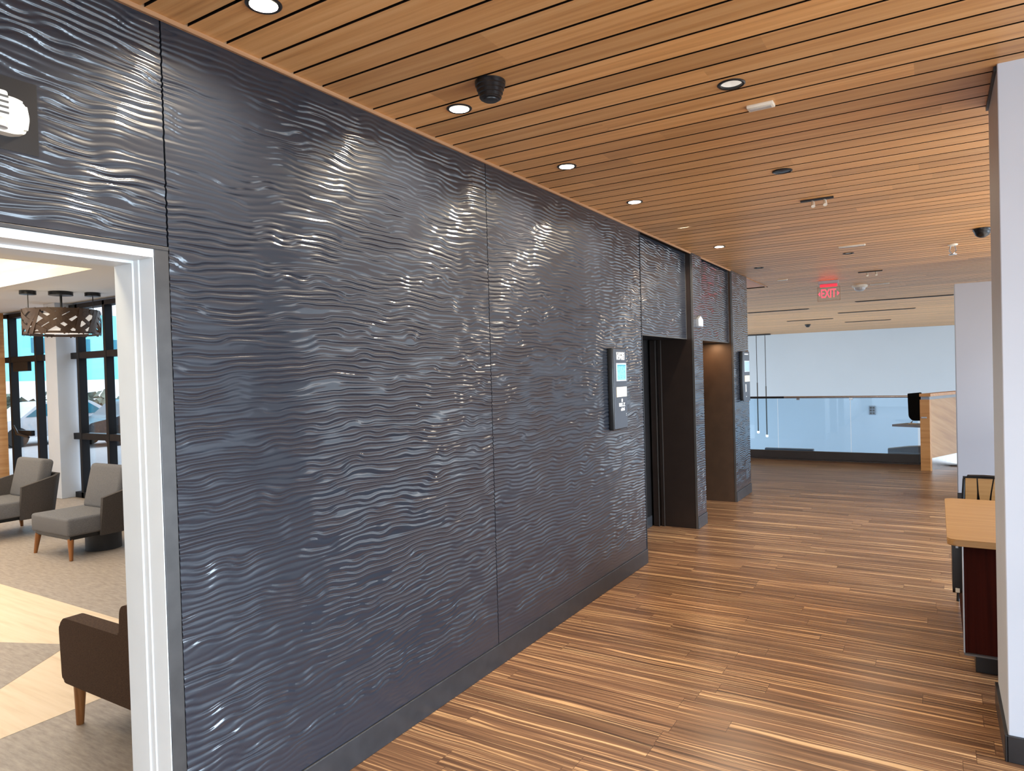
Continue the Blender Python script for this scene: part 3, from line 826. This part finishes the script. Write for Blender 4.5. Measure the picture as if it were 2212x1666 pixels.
# ------------------------------------------------------------------ reception desk, monitor, railing
dx, dy = 0.38, 0.925     # direction of the counter front
t = thing('reception_desk', 'oak reception counter with raised top at the end of the corridor', 'desk', (2.1, 13.1, 0))
def para(bm, o, u, v, z0, z1):
    """upright block on a parallelogram: corner o, edges u and v"""
    pts = [(o[0], o[1]), (o[0] + u[0], o[1] + u[1]), (o[0] + u[0] + v[0], o[1] + u[1] + v[1]), (o[0] + v[0], o[1] + v[1])]
    prism(bm, pts, 2, z0, z1)
L = 2.6
bm = bm_new(); para(bm, (2.045, 13.05), (0.135, 0.0), (0.06 * dx, 0.06 * dy), 0.0, 1.165); obj('end_panel', bm, M['oakdesk'], t)
bm = bm_new(); para(bm, (2.12, 13.10), (0.055, 0.0), (L * dx, L * dy), 0.20, 1.165); obj('front_panel', bm, M['oak'], t)
bm = bm_new(); para(bm, (2.176, 13.06), (0.012, 0.0), (L * dx, L * dy), 0.20, 1.215); obj('glass_face', bm, M['acrylic'], t)
bm = bm_new(); para(bm, (2.12, 13.08), (0.05, 0.0), (L * dx, L * dy), 0.0, 0.20); obj('toe_kick', bm, M['chrome'], t)
bm = bm_new(); para(bm, (2.04, 13.04), (0.155, 0.0), (L * dx, L * dy), 1.215, 1.262); obj('counter_top', bm, M['oakdesk'], t)
bm = bm_new(); para(bm, (2.06, 13.06), (0.12, 0.0), (L * dx, L * dy), 1.165, 1.215); obj('shadow_gap', bm, M['greymetal'], t)
bm = bm_new(); prism(bm, [(1.63, 13.30), (2.06, 13.12), (2.20, 13.55), (1.85, 13.70)], 2, 0.70, 0.735); obj('work_surface', bm, M['greymetal'], t)
bm = bm_new(); box(bm, (2.06, 13.035, 0.86), (2.14, 13.052, 0.885), 0.003); obj('handle', bm, M['alu'], t)
t = thing('computer_monitor', 'black computer monitor with a white stand on the reception work surface', 'monitor', (1.96, 13.40, 0.735))
bm = bm_new(); prism(bm, rounded([(1.865, 1.255), (2.07, 1.275), (2.07, 0.80), (1.93, 0.80), (1.875, 0.86)], [0.01, 0.02, 0.01, 0.03, 0.04], 4), 1, 13.30, 13.345); obj('screen', bm, M['matteblack'], t, 40)
bm = bm_new(); tube(bm, [(1.985, 13.36, 1.0), (1.965, 13.38, 0.84), (1.905, 13.40, 0.752)], 0.014); box(bm, (1.87, 13.33, 0.736), (1.99, 13.47, 0.748), 0.003); obj('stand', bm, M['whiteplastic'], t, 40)

t = thing('glass_railing', 'frameless glass railing with slim dark handrail before the far white wall', 'railing', (0, 13.9, 0))
bm = bm_new(); box(bm, (-9, 13.86, 0), (2.02, 13.94, 0.165), 0.004); obj('base_shoe', bm, M['darkcurb'], t)
xs = [-9.0, -6.6, -4.2, -1.98, -0.32, 0.94, 2.0]
for a, b in zip(xs[:-1], xs[1:]):
    bm = bm_new(); box(bm, (a + 0.006, 13.893, 0.12), (b - 0.006, 13.907, 1.16)); obj('glass_panel', bm, M['railglass'], t)
bm = bm_new(); tube(bm, [(-9, 13.9, 1.18), (-0.2, 13.9, 1.18)], 0.021, 14); obj('handrail', bm, M['nearblack'], t, 50)
bm = bm_new(); tube(bm, [(-0.2, 13.9, 1.18), (2.02, 13.9, 1.18)], 0.021, 14); obj('handrail', bm, M['chrome'], t, 50, label='chrome end of the handrail')
for a in (0.05, 0.95):
    bm = bm_new(); box(bm, (a - 0.03, 13.886, 1.13), (a + 0.03, 13.914, 1.175), 0.003); obj('bracket', bm, M['chrome'], t)
# low metal covers behind the glass
t = thing('baseboard_heater', 'low grey louvred heater behind the railing glass, beside the pendant cords', 'heater', (-0.2, 14.1, 0.1))
bm = bm_new(); box(bm, (-0.60, 14.02, -0.1), (0.28, 14.14, 0.185), 0.004); obj('casing', bm, M['greymetal'], t)
for i in range(3):
    bm = bm_new(); z = 0.135 + i * 0.016; box(bm, (-0.58, 14.012, z), (0.26, 14.024, z + 0.005)); obj('louvre', bm, M['slotgrey'], t)
t = thing('wall_cover', 'low grey sloping metal cover behind the railing near the reception desk', 'cover', (1.8, 14.1, 0.1))
bm = bm_new(); prism(bm, [(1.52, -0.1), (2.10, -0.1), (2.10, 0.30), (1.86, 0.285), (1.52, 0.235)], 1, 14.02, 14.2); obj('casing', bm, M['greymetal'], t)
bm = bm_new(); box(bm, (1.53, 14.012, 0.17), (2.09, 14.022, 0.18)); obj('seam_strip', bm, M['alu'], t)
# ledge carrying both
bm = bm_new(); box(bm, (-9, 13.98, -0.35), (7.5, 14.25, -0.1)); struct('trim_ledge', bm, M['farwall'])
# grille on far wall
t = thing('wall_grille', 'small grey rectangular grille on the far white wall', 'grille', (0.25, 28.48, 0.06))
bm = bm_new(); box(bm, (0.14, 28.46, -0.10), (0.36, 28.505, 0.23), 0.01); obj('frame', bm, M['greymetal'], t)
for i in range(3):
    for j in range(2):
        bm = bm_new(); box(bm, (0.17 + j * 0.09, 28.45, -0.07 + i * 0.10), (0.24 + j * 0.09, 28.465, 0.0 + i * 0.10), 0.004); obj('opening', bm, M['slotgrey'], t)
# twin pendant
t = thing('pendant_light', 'twin slim pendant on thin cords hanging in the atrium beyond the railing', 'pendant light', (-3.54, 27.6, H))
bm = bm_new(); box(bm, (-4.1, 27.5, H - 0.05), (-3.1, 27.7, H + 0.001), 0.005); obj('canopy', bm, M['blacktrim'], t)
for x, zb in ((-3.62, -0.72), (-3.30, -0.86)):
    bm = bm_new(); tube(bm, [(x, 27.6, H - 0.04), (x, 27.6, zb + 0.9)], 0.012, 8); cd = obj('cord', bm, M['blacktrim'], t)
    bm = bm_new(); tube(bm, [(x, 27.6, zb + 1.9), (x, 27.6, zb)], 0.022, 10); obj('tube_shade', bm, M['slotgrey'], t)
    bm = bm_new(); lathe(bm, (x, 27.6, zb), [(0.045, 0.02), (0.045, -0.04), (0.01, -0.06)], 14, cap0=True, cap1=True); obj('lamp_tip', bm, M['lampwhite'], t)

# ------------------------------------------------------------------ lounge seen through the doorway
LZ = 3.10
bm = bm_new()
def poly(bm, pts, z, mi):
    f = bm.faces.new([bm.verts.new((p[0], p[1], z)) for p in pts]); f.material_index = mi; return f
poly(bm, [(-12.6, -3.2), (-0.026, -3.2), (-0.026, 5.75), (-12.6, 5.75)], -0.001, 0)
poly(bm, [(-12.5, 0.2), (-1.76, 0.2), (-1.76, 2.81), (-12.5, 2.81)], 0.0, 1)
ap = Vector((-2.80, 2.365)); d1 = Vector((-0.916, -0.401)); d2 = Vector((0.555, -0.832))
q = [ap, ap + d1 * 6, ap + d1 * 6 + d2 * 2.6, ap + d2 * 2.6]
poly(bm, [tuple(p) for p in q], 0.001, 0)
for f in bm.faces:
    if f.normal.z < 0: f.normal_flip()
me_l = struct('floor_lounge', bm, [M['lounge_floor'], M['tan']])
# ceiling with a lit cove
bm = bm_new()
cx0, cx1, cy0, cy1 = -11.2, -5.85, -1.5, 4.18
for lo, hi in (((-12.6, -3.2), (-0.22, cy0)), ((-12.6, cy1), (-0.22, 5.75)), ((-12.6, cy0), (cx0, cy1)), ((cx1, cy0), (-0.22, cy1))):
    box(bm, (lo[0], lo[1], LZ), (hi[0], hi[1], LZ + 0.10))
lc = struct('ceiling_lounge', bm, M['ceilwhite'])
bm = bm_new(); box(bm, (cx0 - 0.3, cy0 - 0.3, LZ + 0.45), (cx1 + 0.3, cy1 + 0.3, LZ + 0.55))
for lo, hi in (((cx0 - 0.3, cy1 + 0.2), (cx1 + 0.3, cy1 + 0.3)), ((cx0 - 0.3, cy0 - 0.3), (cx1 + 0.3, cy0 - 0.2)), ((cx0 - 0.3, cy0), (cx0 - 0.2, cy1)), ((cx1 + 0.2, cy0), (cx1 + 0.3, cy1))):
    box(bm, (lo[0], lo[1], LZ + 0.10), (hi[0], hi[1], LZ + 0.46))
obj('cove', bm, M['cove'], lc)
# walls
bm = bm_new()
box(bm, (-6.6, 5.72, 0), (-0.55, 5.86, LZ)); struct('wall_lounge_north', bm, M['wallwhite'])
bm = bm_new(); box(bm, (-12.6, -3.3, 0), (-0.22, -3.2, LZ)); struct('wall_lounge_south', bm, M['wallwhite'])
bm = bm_new(); box(bm, (-11.95, 2.5, 0.14), (-11.72, 5.64, LZ)); ww = struct('wall_lounge_west', bm, M['oak'])
base('baseboard_lounge', (-11.96, 2.5, 0), (-11.71, 5.64, 0.14), 'blacktrim')
bm = bm_new(); box(bm, (-12.6, 5.70, LZ - 0.03), (-6.6, 5.86, LZ + 0.1)); struct('trim_window_head', bm, M['wallpale'])
bm = bm_new(); box(bm, (-9.86, 5.45, 0), (-9.50, 5.90, LZ), 0.006); struct('wall_column', bm, M['wallwhite'])
t = thing('wall_sconce', 'small black wall sconce on the light oak wall, cut by the photo edge', 'sconce', (-11.75, 5.3, 2.6))
bm = bm_new(); box(bm, (-11.721, 5.40, 2.50), (-11.65, 5.52, 2.78), 0.006); obj('body', bm, M['blackplastic'], t)
bm = bm_new(); box(bm, (-11.70, 5.42, 2.47), (-11.67, 5.50, 2.502), 0.004); obj('lens', bm, M['lensgrey'], t)

def window(name, x0, x1, mull, trans, doors=False):
    y = 5.70
    bm = bm_new()
    for x in mull:
        box(bm, (x - 0.035, y - 0.06, 0.0), (x + 0.035, y + 0.06, LZ - 0.03), 0.004)
    box(bm, (x0, y - 0.06, LZ - 0.10), (x1, y + 0.10, LZ - 0.03), 0.003)
    box(bm, (x0, y - 0.06, 0.0), (x1, y + 0.10, 0.09), 0.003)
    wd = struct(name, bm, M['frameblack'])
    for z in trans:
        bm = bm_new(); box(bm, (x0, y - 0.055, z - 0.05), (x1, y + 0.095, z + 0.05), 0.003); obj('transom', bm, M['frameblack'], wd)
    bm = bm_new(); box(bm, (x0, y + 0.015, 0.05), (x1, y + 0.025, LZ - 0.05)); obj('pane', bm, M['glass'], wd)
    return wd
w1 = window('window_1', -11.75, -10.38, [-11.55, -10.62], [2.27])
bm = bm_new(); box(bm, (-11.42, 5.62, 0.95), (-10.82, 5.68, 1.04), 0.004); box(bm, (-11.38, 5.62, 2.06), (-10.85, 5.68, 2.22), 0.004); obj('door_rail', bm, M['frameblack'], w1)
bm = bm_new(); tube(bm, [(-11.40, 5.60, 1.12), (-11.2, 5.58, 0.98), (-10.86, 5.60, 0.93)], 0.018); obj('push_bar', bm, M['blackplastic'], w1, 50)
window('window_2', -9.47, -6.6, [-9.25, -8.45, -7.55, -6.65], [2.26, 0.98])

# woven pendant drum
PX, PY = -8.12, 4.90
t = thing('pendant_drum', 'large woven bronze drum pendant hanging from the lounge ceiling', 'pendant light', (PX, PY, LZ))
R, zt, zb = 0.46, 2.83, 2.50
rp = random.Random(3)
bm = bm_new()
def ribbon(a0, a1, za, zb_, wd, n=16, r=R):
    prev = None
    for i in range(n + 1):
        s = i / n
        a = a0 + (a1 - a0) * s; z = za + (zb_ - za) * s
        rr = r * (1 + 0.012 * math.sin(7 * a))
        dv = Vector((-(a1 - a0) * rr * math.sin(a), (a1 - a0) * rr * math.cos(a), zb_ - za)).normalized()
        rad = Vector((math.cos(a), math.sin(a), 0))
        side = rad.cross(dv)
        c = Vector((PX, PY, z)) + rad * rr
        quad = [bm.verts.new(c + side * wd / 2), bm.verts.new(c - side * wd / 2), bm.verts.new(c - side * wd / 2 - rad * 0.006), bm.verts.new(c + side * wd / 2 - rad * 0.006)]
        if prev:
            for k in range(4):
                bm.faces.new((prev[k], prev[(k + 1) % 4], quad[(k + 1) % 4], quad[k]))
        prev = quad
for k in range(13):
    a = k * 2 * PI / 13 + rp.uniform(-0.1, 0.1)
    ribbon(a, a + rp.uniform(0.7, 1.15), zb + 0.01, zt - 0.01, rp.uniform(0.045, 0.08))
    a += 0.2
    ribbon(a, a - rp.uniform(0.7, 1.15), zb + 0.01, zt - 0.01, rp.uniform(0.045, 0.075), r=R + 0.008)
for k in range(7):
    a = rp.uniform(0, 6.28)
    ribbon(a, a + rp.uniform(0.1, 0.4), zb + 0.01, zt - 0.01, 0.05, r=R + 0.014)
ribbon(0, 2 * PI, zt - 0.015, zt - 0.015, 0.05, 48); ribbon(0, 2 * PI, zb + 0.012, zb + 0.012, 0.03, 48)
obj('woven_band', bm, M['lattice'], t)
bm = bm_new(); lathe(bm, (PX, PY, 0), [(0.38, zb + 0.03), (0.38, zt - 0.06)], 40, cap0=True, cap1=True); obj('diffuser', bm, M['diffuser'], t, 40)
for s in (-1, 0, 1):
    ax, ay = PX + 0.17 * s, PY + 0.34 * s
    big = (s == 0)
    bm = bm_new(); tube(bm, [(ax, ay, LZ - 0.02), (ax, ay, zt - 0.07)], 0.016 if big else 0.006, 8); obj('rod' if big else 'cable', bm, M['blackplastic'], t)
    bm = bm_new(); lathe(bm, (ax, ay, LZ), [(0.15 if big else 0.10, 0.0), (0.15 if big else 0.10, -0.05), (0.02, -0.055)], 24, cap1=True); obj('canopy', bm, M['blackplastic'], t, 40)

# lounge chairs
def soft(bm, lo, hi, r, seg=4):
    box(bm, lo, hi, r, seg)
def lounge_chair(label, loc, left=True):
    """front faces -Y in its own space"""
    t = thing('lounge_chair', label, 'armchair', loc, 0, 'grey lounge chairs by the window')
    w = 0.385
    bm = bm_new(); soft(bm, (-w, 0.0, 0.24), (w, 0.60, 0.43), 0.03); obj('seat', bm, M['greyfab'], t, 60, local=True)
    bm = bm_new(); vs = box(bm, (-w + 0.05, -0.075, 0.0), (w - 0.05, 0.075, 0.50), 0.045, 4)
    bm.transform(Matrix.Translation((0, 0.565, 0.40)) @ Matrix.Rotation(math.radians(-13), 4, 'X')); obj('backrest', bm, M['greyfab'], t, 60, local=True)
    # wrap-around arm shell: outline runs front-left, round the back, front-right
    bm = bm_new()
    path = [(-w - 0.005, 0.32), (-w - 0.012, 0.50), (-w + 0.01, 0.66), (-w + 0.08, 0.73), (0, 0.75), (w - 0.08, 0.73), (w - 0.01, 0.66), (w + 0.012, 0.50), (w + 0.005, 0.32)]
    k0 = 0 if left else 3
    th = 0.045
    zb_ = [0.20] * 9; zt_ = [0.60, 0.645, 0.685, 0.70, 0.70, 0.70, 0.685, 0.645, 0.60]
    rings = []
    for i, (x, y) in enumerate(path):
        if i < k0: continue
        a = Vector(path[max(i - 1, 0)]); b = Vector(path[min(i + 1, 8)])
        d = (b - a).normalized(); nrm = Vector((d.y, -d.x))
        if nrm.dot(Vector((x, y - 0.4))) < 0: nrm = -nrm
        fl = 0.05 * abs(x) / w
        o0 = Vector((x, y)); o1 = o0 + nrm * 0.075
        ring = [bm.verts.new((o0.x, o0.y, zb_[i])), bm.verts.new((o1.x, o1.y, zt_[i])),
                bm.verts.new((o1.x - nrm.x * th, o1.y - nrm.y * th, zt_[i])), bm.verts.new((o0.x - nrm.x * th, o0.y - nrm.y * th, zb_[i]))]
        rings.append(ring)
    for i in range(len(rings) - 1):
        for k in range(4):
            bm.faces.new((rings[i][k], rings[i][(k + 1) % 4], rings[i + 1][(k + 1) % 4], rings[i + 1][k]))
    bm.faces.new(rings[0]); bm.faces.new(list(reversed(rings[-1])))
    bmesh.ops.bevel(bm, geom=[e for e in bm.edges if e.calc_face_angle(0) > 0.9], offset=0.010, segments=2, affect='EDGES')
    obj('arm_shell', bm, M['darkfab'], t, 50, local=True)
    bm = bm_new(); box(bm, (-w + 0.02, 0.03, 0.205), (w - 0.02, 0.66, 0.243), 0.006); obj('base_frame', bm, M['blackplastic'], t, local=True)
    for sx in (-1, 1):
        for sy, yy in ((0, 0.05), (1, 0.62)):
            if sy and not left: continue
            bm = bm_new(); frustum(bm, (sx * (w - 0.05), yy, 0.215), (sx * (w - 0.012), yy + (0.03 if sy else -0.02), 0.0), 0.030, 0.017, 16)
            obj('leg', bm, M['legwood'], t, 50, local=True)
    if not left:
        bm = bm_new(); lathe(bm, (0.09, 0.50, 0), [(0.175, 0.0), (0.175, 0.205)], 36, cap0=True, cap1=True); obj('drum_base', bm, M['drum'], t, 40, local=True, label='dark blue grey drum under the seat')
    return t
c2 = lounge_chair('grey lounge chair with a dark drum base, nearest the white door frame', (-5.58, 3.50, 0), False)
lounge_chair('grey lounge chair standing before the oak wall, cut by the photo edge', (-7.36, 3.50, 0))

# low drum table between them
TX, TY = -6.60, 4.83
t = thing('side_table', 'low round cream topped table between the two grey lounge chairs', 'table', (TX, TY, 0))
bm = bm_new(); lathe(bm, (TX, TY, 0), [(0.17, 0.0), (0.17, 0.02), (0.05, 0.04), (0.05, 0.49)], 36, cap0=True, cap1=True); obj('pedestal', bm, M['drum'], t, 40)
bm = bm_new(); lathe(bm, (TX, TY, 0), [(0.36, 0.485), (0.385, 0.495), (0.385, 0.512), (0.37, 0.52)], 44, cap0=True, cap1=True); obj('table_top', bm, M['tabletop'], t, 40)

# brown armchair by the doorway, seen from its side; front faces -X
t = thing('armchair', 'dark brown armchair on tapered wood legs just inside the doorway', 'armchair', (-1.2, 2.1, 0))
ya = 1.765
def side(y0):
    bm = bm_new()
    pts = rounded([(-1.60, 0.235), (-1.62, 0.575), (-1.045, 0.575), (-1.03, 0.725), (-0.80, 0.735), (-0.78, 0.235)], [0.045, 0.085, 0.02, 0.05, 0.05, 0.03], 10)
    prism(bm, pts, 1, y0, y0 + 0.09)
    bmesh.ops.bevel(bm, geom=[e for e in bm.edges if abs(e.verts[0].co.y - e.verts[1].co.y) < 1e-5], offset=0.006, segments=2, affect='EDGES')
    obj('arm', bm, M['brownfab'], t, 50)
side(ya); side(ya + 0.58)
bm = bm_new(); soft(bm, (-1.58, ya + 0.09, 0.24), (-0.95, ya + 0.58, 0.43), 0.03); obj('seat', bm, M['brownfab'], t, 60)
bm = bm_new(); soft(bm, (-1.03, ya + 0.085, 0.25), (-0.80, ya + 0.585, 0.73), 0.04); obj('backrest', bm, M['brownfab'], t, 60)
for sx, x in ((0, -1.545), (1, -0.85)):
    for y in (ya + 0.06, ya + 0.61):
        bm = bm_new(); frustum(bm, (x, y, 0.24), (x + (-0.015 if not sx else 0.02), y, 0.0), 0.031, 0.018, 18); obj('leg', bm, M['legwood'], t, 50)

# ------------------------------------------------------------------ outside the lounge windows
bm = bm_new(); box(bm, (-70, 5.95, -0.3), (-10.2, 60, -0.12)); struct('ground', bm, M['pavement'])
t = thing('street_building', 'teal clad building with white bands outside the lounge windows', 'building', (-34, 18, -0.12))
for nm, z0, z1, m in (('top_wall', 5.4, 14, 'extwhite'), ('upper_wall', 2.1, 5.4, 'teal'), ('lower_wall', -0.15, 2.1, 'extwhite')):
    bm = bm_new(); box(bm, (-42, 7, z0), (-34, 40, z1)); obj(nm, bm, M[m], t)
for i in range(12):
    y = 10.0 + i * 1.9
    bm = bm_new(); box(bm, (-34.05, y, 3.45), (-33.95, y + 0.75, 4.15)); obj('window', bm, M['tealdark'], t)
    bm = bm_new(); box(bm, (-34.05, y, 6.2), (-33.95, y + 1.0, 8.0)); obj('window', bm, M['teal'], t)
def car(x, y, mat, label):
    """side seen, length along Y"""
    t = thing('parked_car', label, 'car', (x, y, -0.12))
    z = -0.12
    prof = rounded([(y - 2.1, z + 0.3), (y - 2.15, z + 0.75), (y - 1.2, z + 0.92), (y - 0.6, z + 1.42), (y + 0.9, z + 1.45), (y + 1.7, z + 0.98), (y + 2.15, z + 0.88), (y + 2.12, z + 0.3)], [0.1, 0.15, 0.1, 0.2, 0.2, 0.1, 0.15, 0.1], 4)
    bm = bm_new(); prism(bm, prof, 0, x - 0.85, x + 0.85); obj('body', bm, mat, t)
    bm = bm_new(); prism(bm, [(y - 1.05, z + 0.95), (y - 0.52, z + 1.35), (y + 0.85, z + 1.37), (y + 1.45, z + 0.98)], 0, x - 0.86, x + 0.86); obj('window', bm, M['tealdark'], t)
    for sy in (-1.3, 1.3):
        for sx in (-0.8, 0.8):
            bm = bm_new(); frustum(bm, (x + sx - 0.09, y + sy, z + 0.32), (x + sx + 0.09, y + sy, z + 0.32), 0.32, 0.32, 24); obj('wheel', bm, M['tyre'], t, 40)
car(-20.5, 13.1, M['cardark'], 'black parked car outside the wide lounge window')
car(-23.5, 11.6, M['carpaint'], 'silver parked car outside the narrow lounge window')
car(-24.2, 17.2, M['carpaint'], 'silver parked car outside behind the black car')
bm = bm_new(); rp2 = random.Random(5)
for i in range(400):
    y = rp2.uniform(8.5, 26); c = Vector((-31.5 + rp2.uniform(-0.4, 0.4), y, rp2.uniform(0.0, 1.5)))
    d1 = Vector((rp2.uniform(-1, 1), rp2.uniform(-1, 1), rp2.uniform(-1, 1))).normalized() * 0.3; d2 = d1.orthogonal().normalized() * 0.25
    bm.faces.new([bm.verts.new(c + d1), bm.verts.new(c + d2), bm.verts.new(c - d1), bm.verts.new(c - d2)])
hd = obj('hedge_foliage', bm, M['hedge']); hd['kind'] = 'stuff'; tag(hd, 'grey green hedge in front of the teal building', 'hedge')

# ------------------------------------------------------------------ light
def area(name, loc, target, sx, sy, power, col, shape='RECTANGLE', spread=None):
    l = bpy.data.lights.new(name, 'AREA'); l.shape = shape; l.size = sx
    if shape in ('RECTANGLE', 'ELLIPSE'): l.size_y = sy
    l.energy = power; l.color = col
    if spread: l.spread = math.radians(spread)
    o = bpy.data.objects.new(name, l); C.objects.link(o)
    o.location = loc
    o.rotation_euler = (Vector(target) - Vector(loc)).to_track_quat('-Z', 'Y').to_euler()
    return o
DAY = (0.78, 0.89, 1.0)
WARM = (1.0, 0.80, 0.55)
area('daylight_right', (7.2, 4.5, 1.35), (0.6, 4.5, -0.6), 14.0, 2.0, 800, (0.66, 0.83, 1.0), spread=72)
area('ceiling_fill_right', (4.6, 6.3, 0.9), (4.4, 6.3, 3.3), 10.0, 2.4, 190, (1.0, 0.97, 0.93))  # added fill aimed up to brighten the wood ceiling, no fixture there
area('daylight_rear', (3.0, -4.4, 1.6), (3.0, 5, 1.5), 7.0, 2.5, 135, (0.72, 0.86, 1.0))
area('atrium_ceiling_fill', (0.0, 21, -3.4), (0, 21, 3), 9.0, 11.0, 130, (0.80, 0.90, 1.0))  # added fill from below for the far ceiling, not a real uplight
area('daylight_atrium', (-8.5, 21, 0.5), (0, 25, 0.0), 10.0, 5.0, 330, (0.80, 0.91, 1.0))
for (x, y) in CANS_LIT + [(0.355, 6.16), (0.361, 7.35), (0.36, 0.4)]:  # last three are added lamps with no lit downlight around them
    area('can_or_fill_lamp', (x, y, H + 0.022), (x, y, 0), 0.076, 0.076, 34, (1.0, 0.87, 0.68), 'DISK', 165)
for (x, y) in ((1.5, 1.0), (1.5, 6.2), (1.5, 10.0)):  # soft fill added under the corridor ceiling, no fitting at these spots
    area('corridor_fill', (x, y, H - 0.02), (x, y, 0), 0.4, 0.4, 10, (1.0, 0.86, 0.68))
area('recess_lamp', (-0.25, 8.95, 2.09), (-0.25, 9.0, 0), 0.12, 0.12, 5, (1.0, 0.66, 0.38), 'DISK')
# lounge
area('lounge_fill', (-4.2, 1.5, LZ - 0.02), (-4.2, 1.5, 0), 3.5, 4.0, 160, (1.0, 0.94, 0.86))  # added broad fill for the lounge, no ceiling fitting here
area('lounge_fill', (-9.0, 2.5, LZ + 0.40), (-9.0, 2.5, 0), 4.0, 3.0, 150, (1.0, 0.93, 0.82))  # second added lounge fill, up inside the cove opening
area('jamb_fill', (-0.62, 0.55, LZ - 0.02), (-0.3, 1.2, 1.0), 0.4, 0.4, 28, (1.0, 0.86, 0.62))  # added warm fill that turns the inner jamb cream
area('cove_lamp', (-8.5, cy1 + 0.10, LZ + 0.16), (-8.5, cy1 - 0.4, LZ + 0.6), 5.0, 0.10, 40, (1.0, 0.86, 0.60))
area('cove_lamp', (cx1 + 0.10, 1.4, LZ + 0.16), (cx1 - 0.4, 1.4, LZ + 0.6), 5.0, 0.10, 40, (1.0, 0.86, 0.60))
area('exit_glow', (EX, EY - 0.02, H - 0.12), (EX, EY - 0.25, H + 0.3), 0.24, 0.03, 0.22, (1.0, 0.06, 0.10))

area('facade_fill', (-20, 16, 12), (-34, 18, 6), 14, 8, 5200, (0.93, 0.97, 1.0))  # added fill to brighten the building outside, no street lamp there
W = bpy.data.worlds.new('World'); S.world = W; W.use_nodes = True
bg = W.node_tree.nodes['Background']
bg.inputs[0].default_value = (0.80, 0.90, 1.0, 1); bg.inputs[1].default_value = 2.2

# ------------------------------------------------------------------ camera
f_px, yaw, pit, roll, camx, camz = 1484.55, 0.5536, -0.0159, -0.0284, 2.2864, 1.764
fw = Vector((-math.sin(yaw) * math.cos(pit), math.cos(yaw) * math.cos(pit), math.sin(pit)))
r = fw.cross(Vector((0, 0, 1))).normalized(); u = r.cross(fw)
r2 = math.cos(roll) * r + math.sin(roll) * u; u2 = -math.sin(roll) * r + math.cos(roll) * u
cam = bpy.data.cameras.new('Camera'); co = bpy.data.objects.new('Camera', cam); C.objects.link(co)
cam.sensor_fit = 'HORIZONTAL'; cam.sensor_width = 36.0; cam.lens = f_px / 2212 * 36.0
cam.clip_start = 0.05; cam.clip_end = 200
co.matrix_world = Matrix(((r2.x, u2.x, -fw.x, camx), (r2.y, u2.y, -fw.y, 0), (r2.z, u2.z, -fw.z, camz), (0, 0, 0, 1)))
S.camera = co

S.view_settings.view_transform = 'Standard'
S.view_settings.look = 'None'
S.view_settings.exposure = 0.0
S.cycles.use_denoising = True
S.cycles.use_adaptive_sampling = True
S.cycles.adaptive_threshold = 0.035
S.cycles.adaptive_min_samples = 16
S.cycles.max_bounces = 6
S.cycles.diffuse_bounces = 4
S.cycles.glossy_bounces = 3
S.cycles.transparent_max_bounces = 12
S.cycles.sample_clamp_indirect = 6.0
S.cycles.caustics_reflective = False
S.cycles.caustics_refractive = False
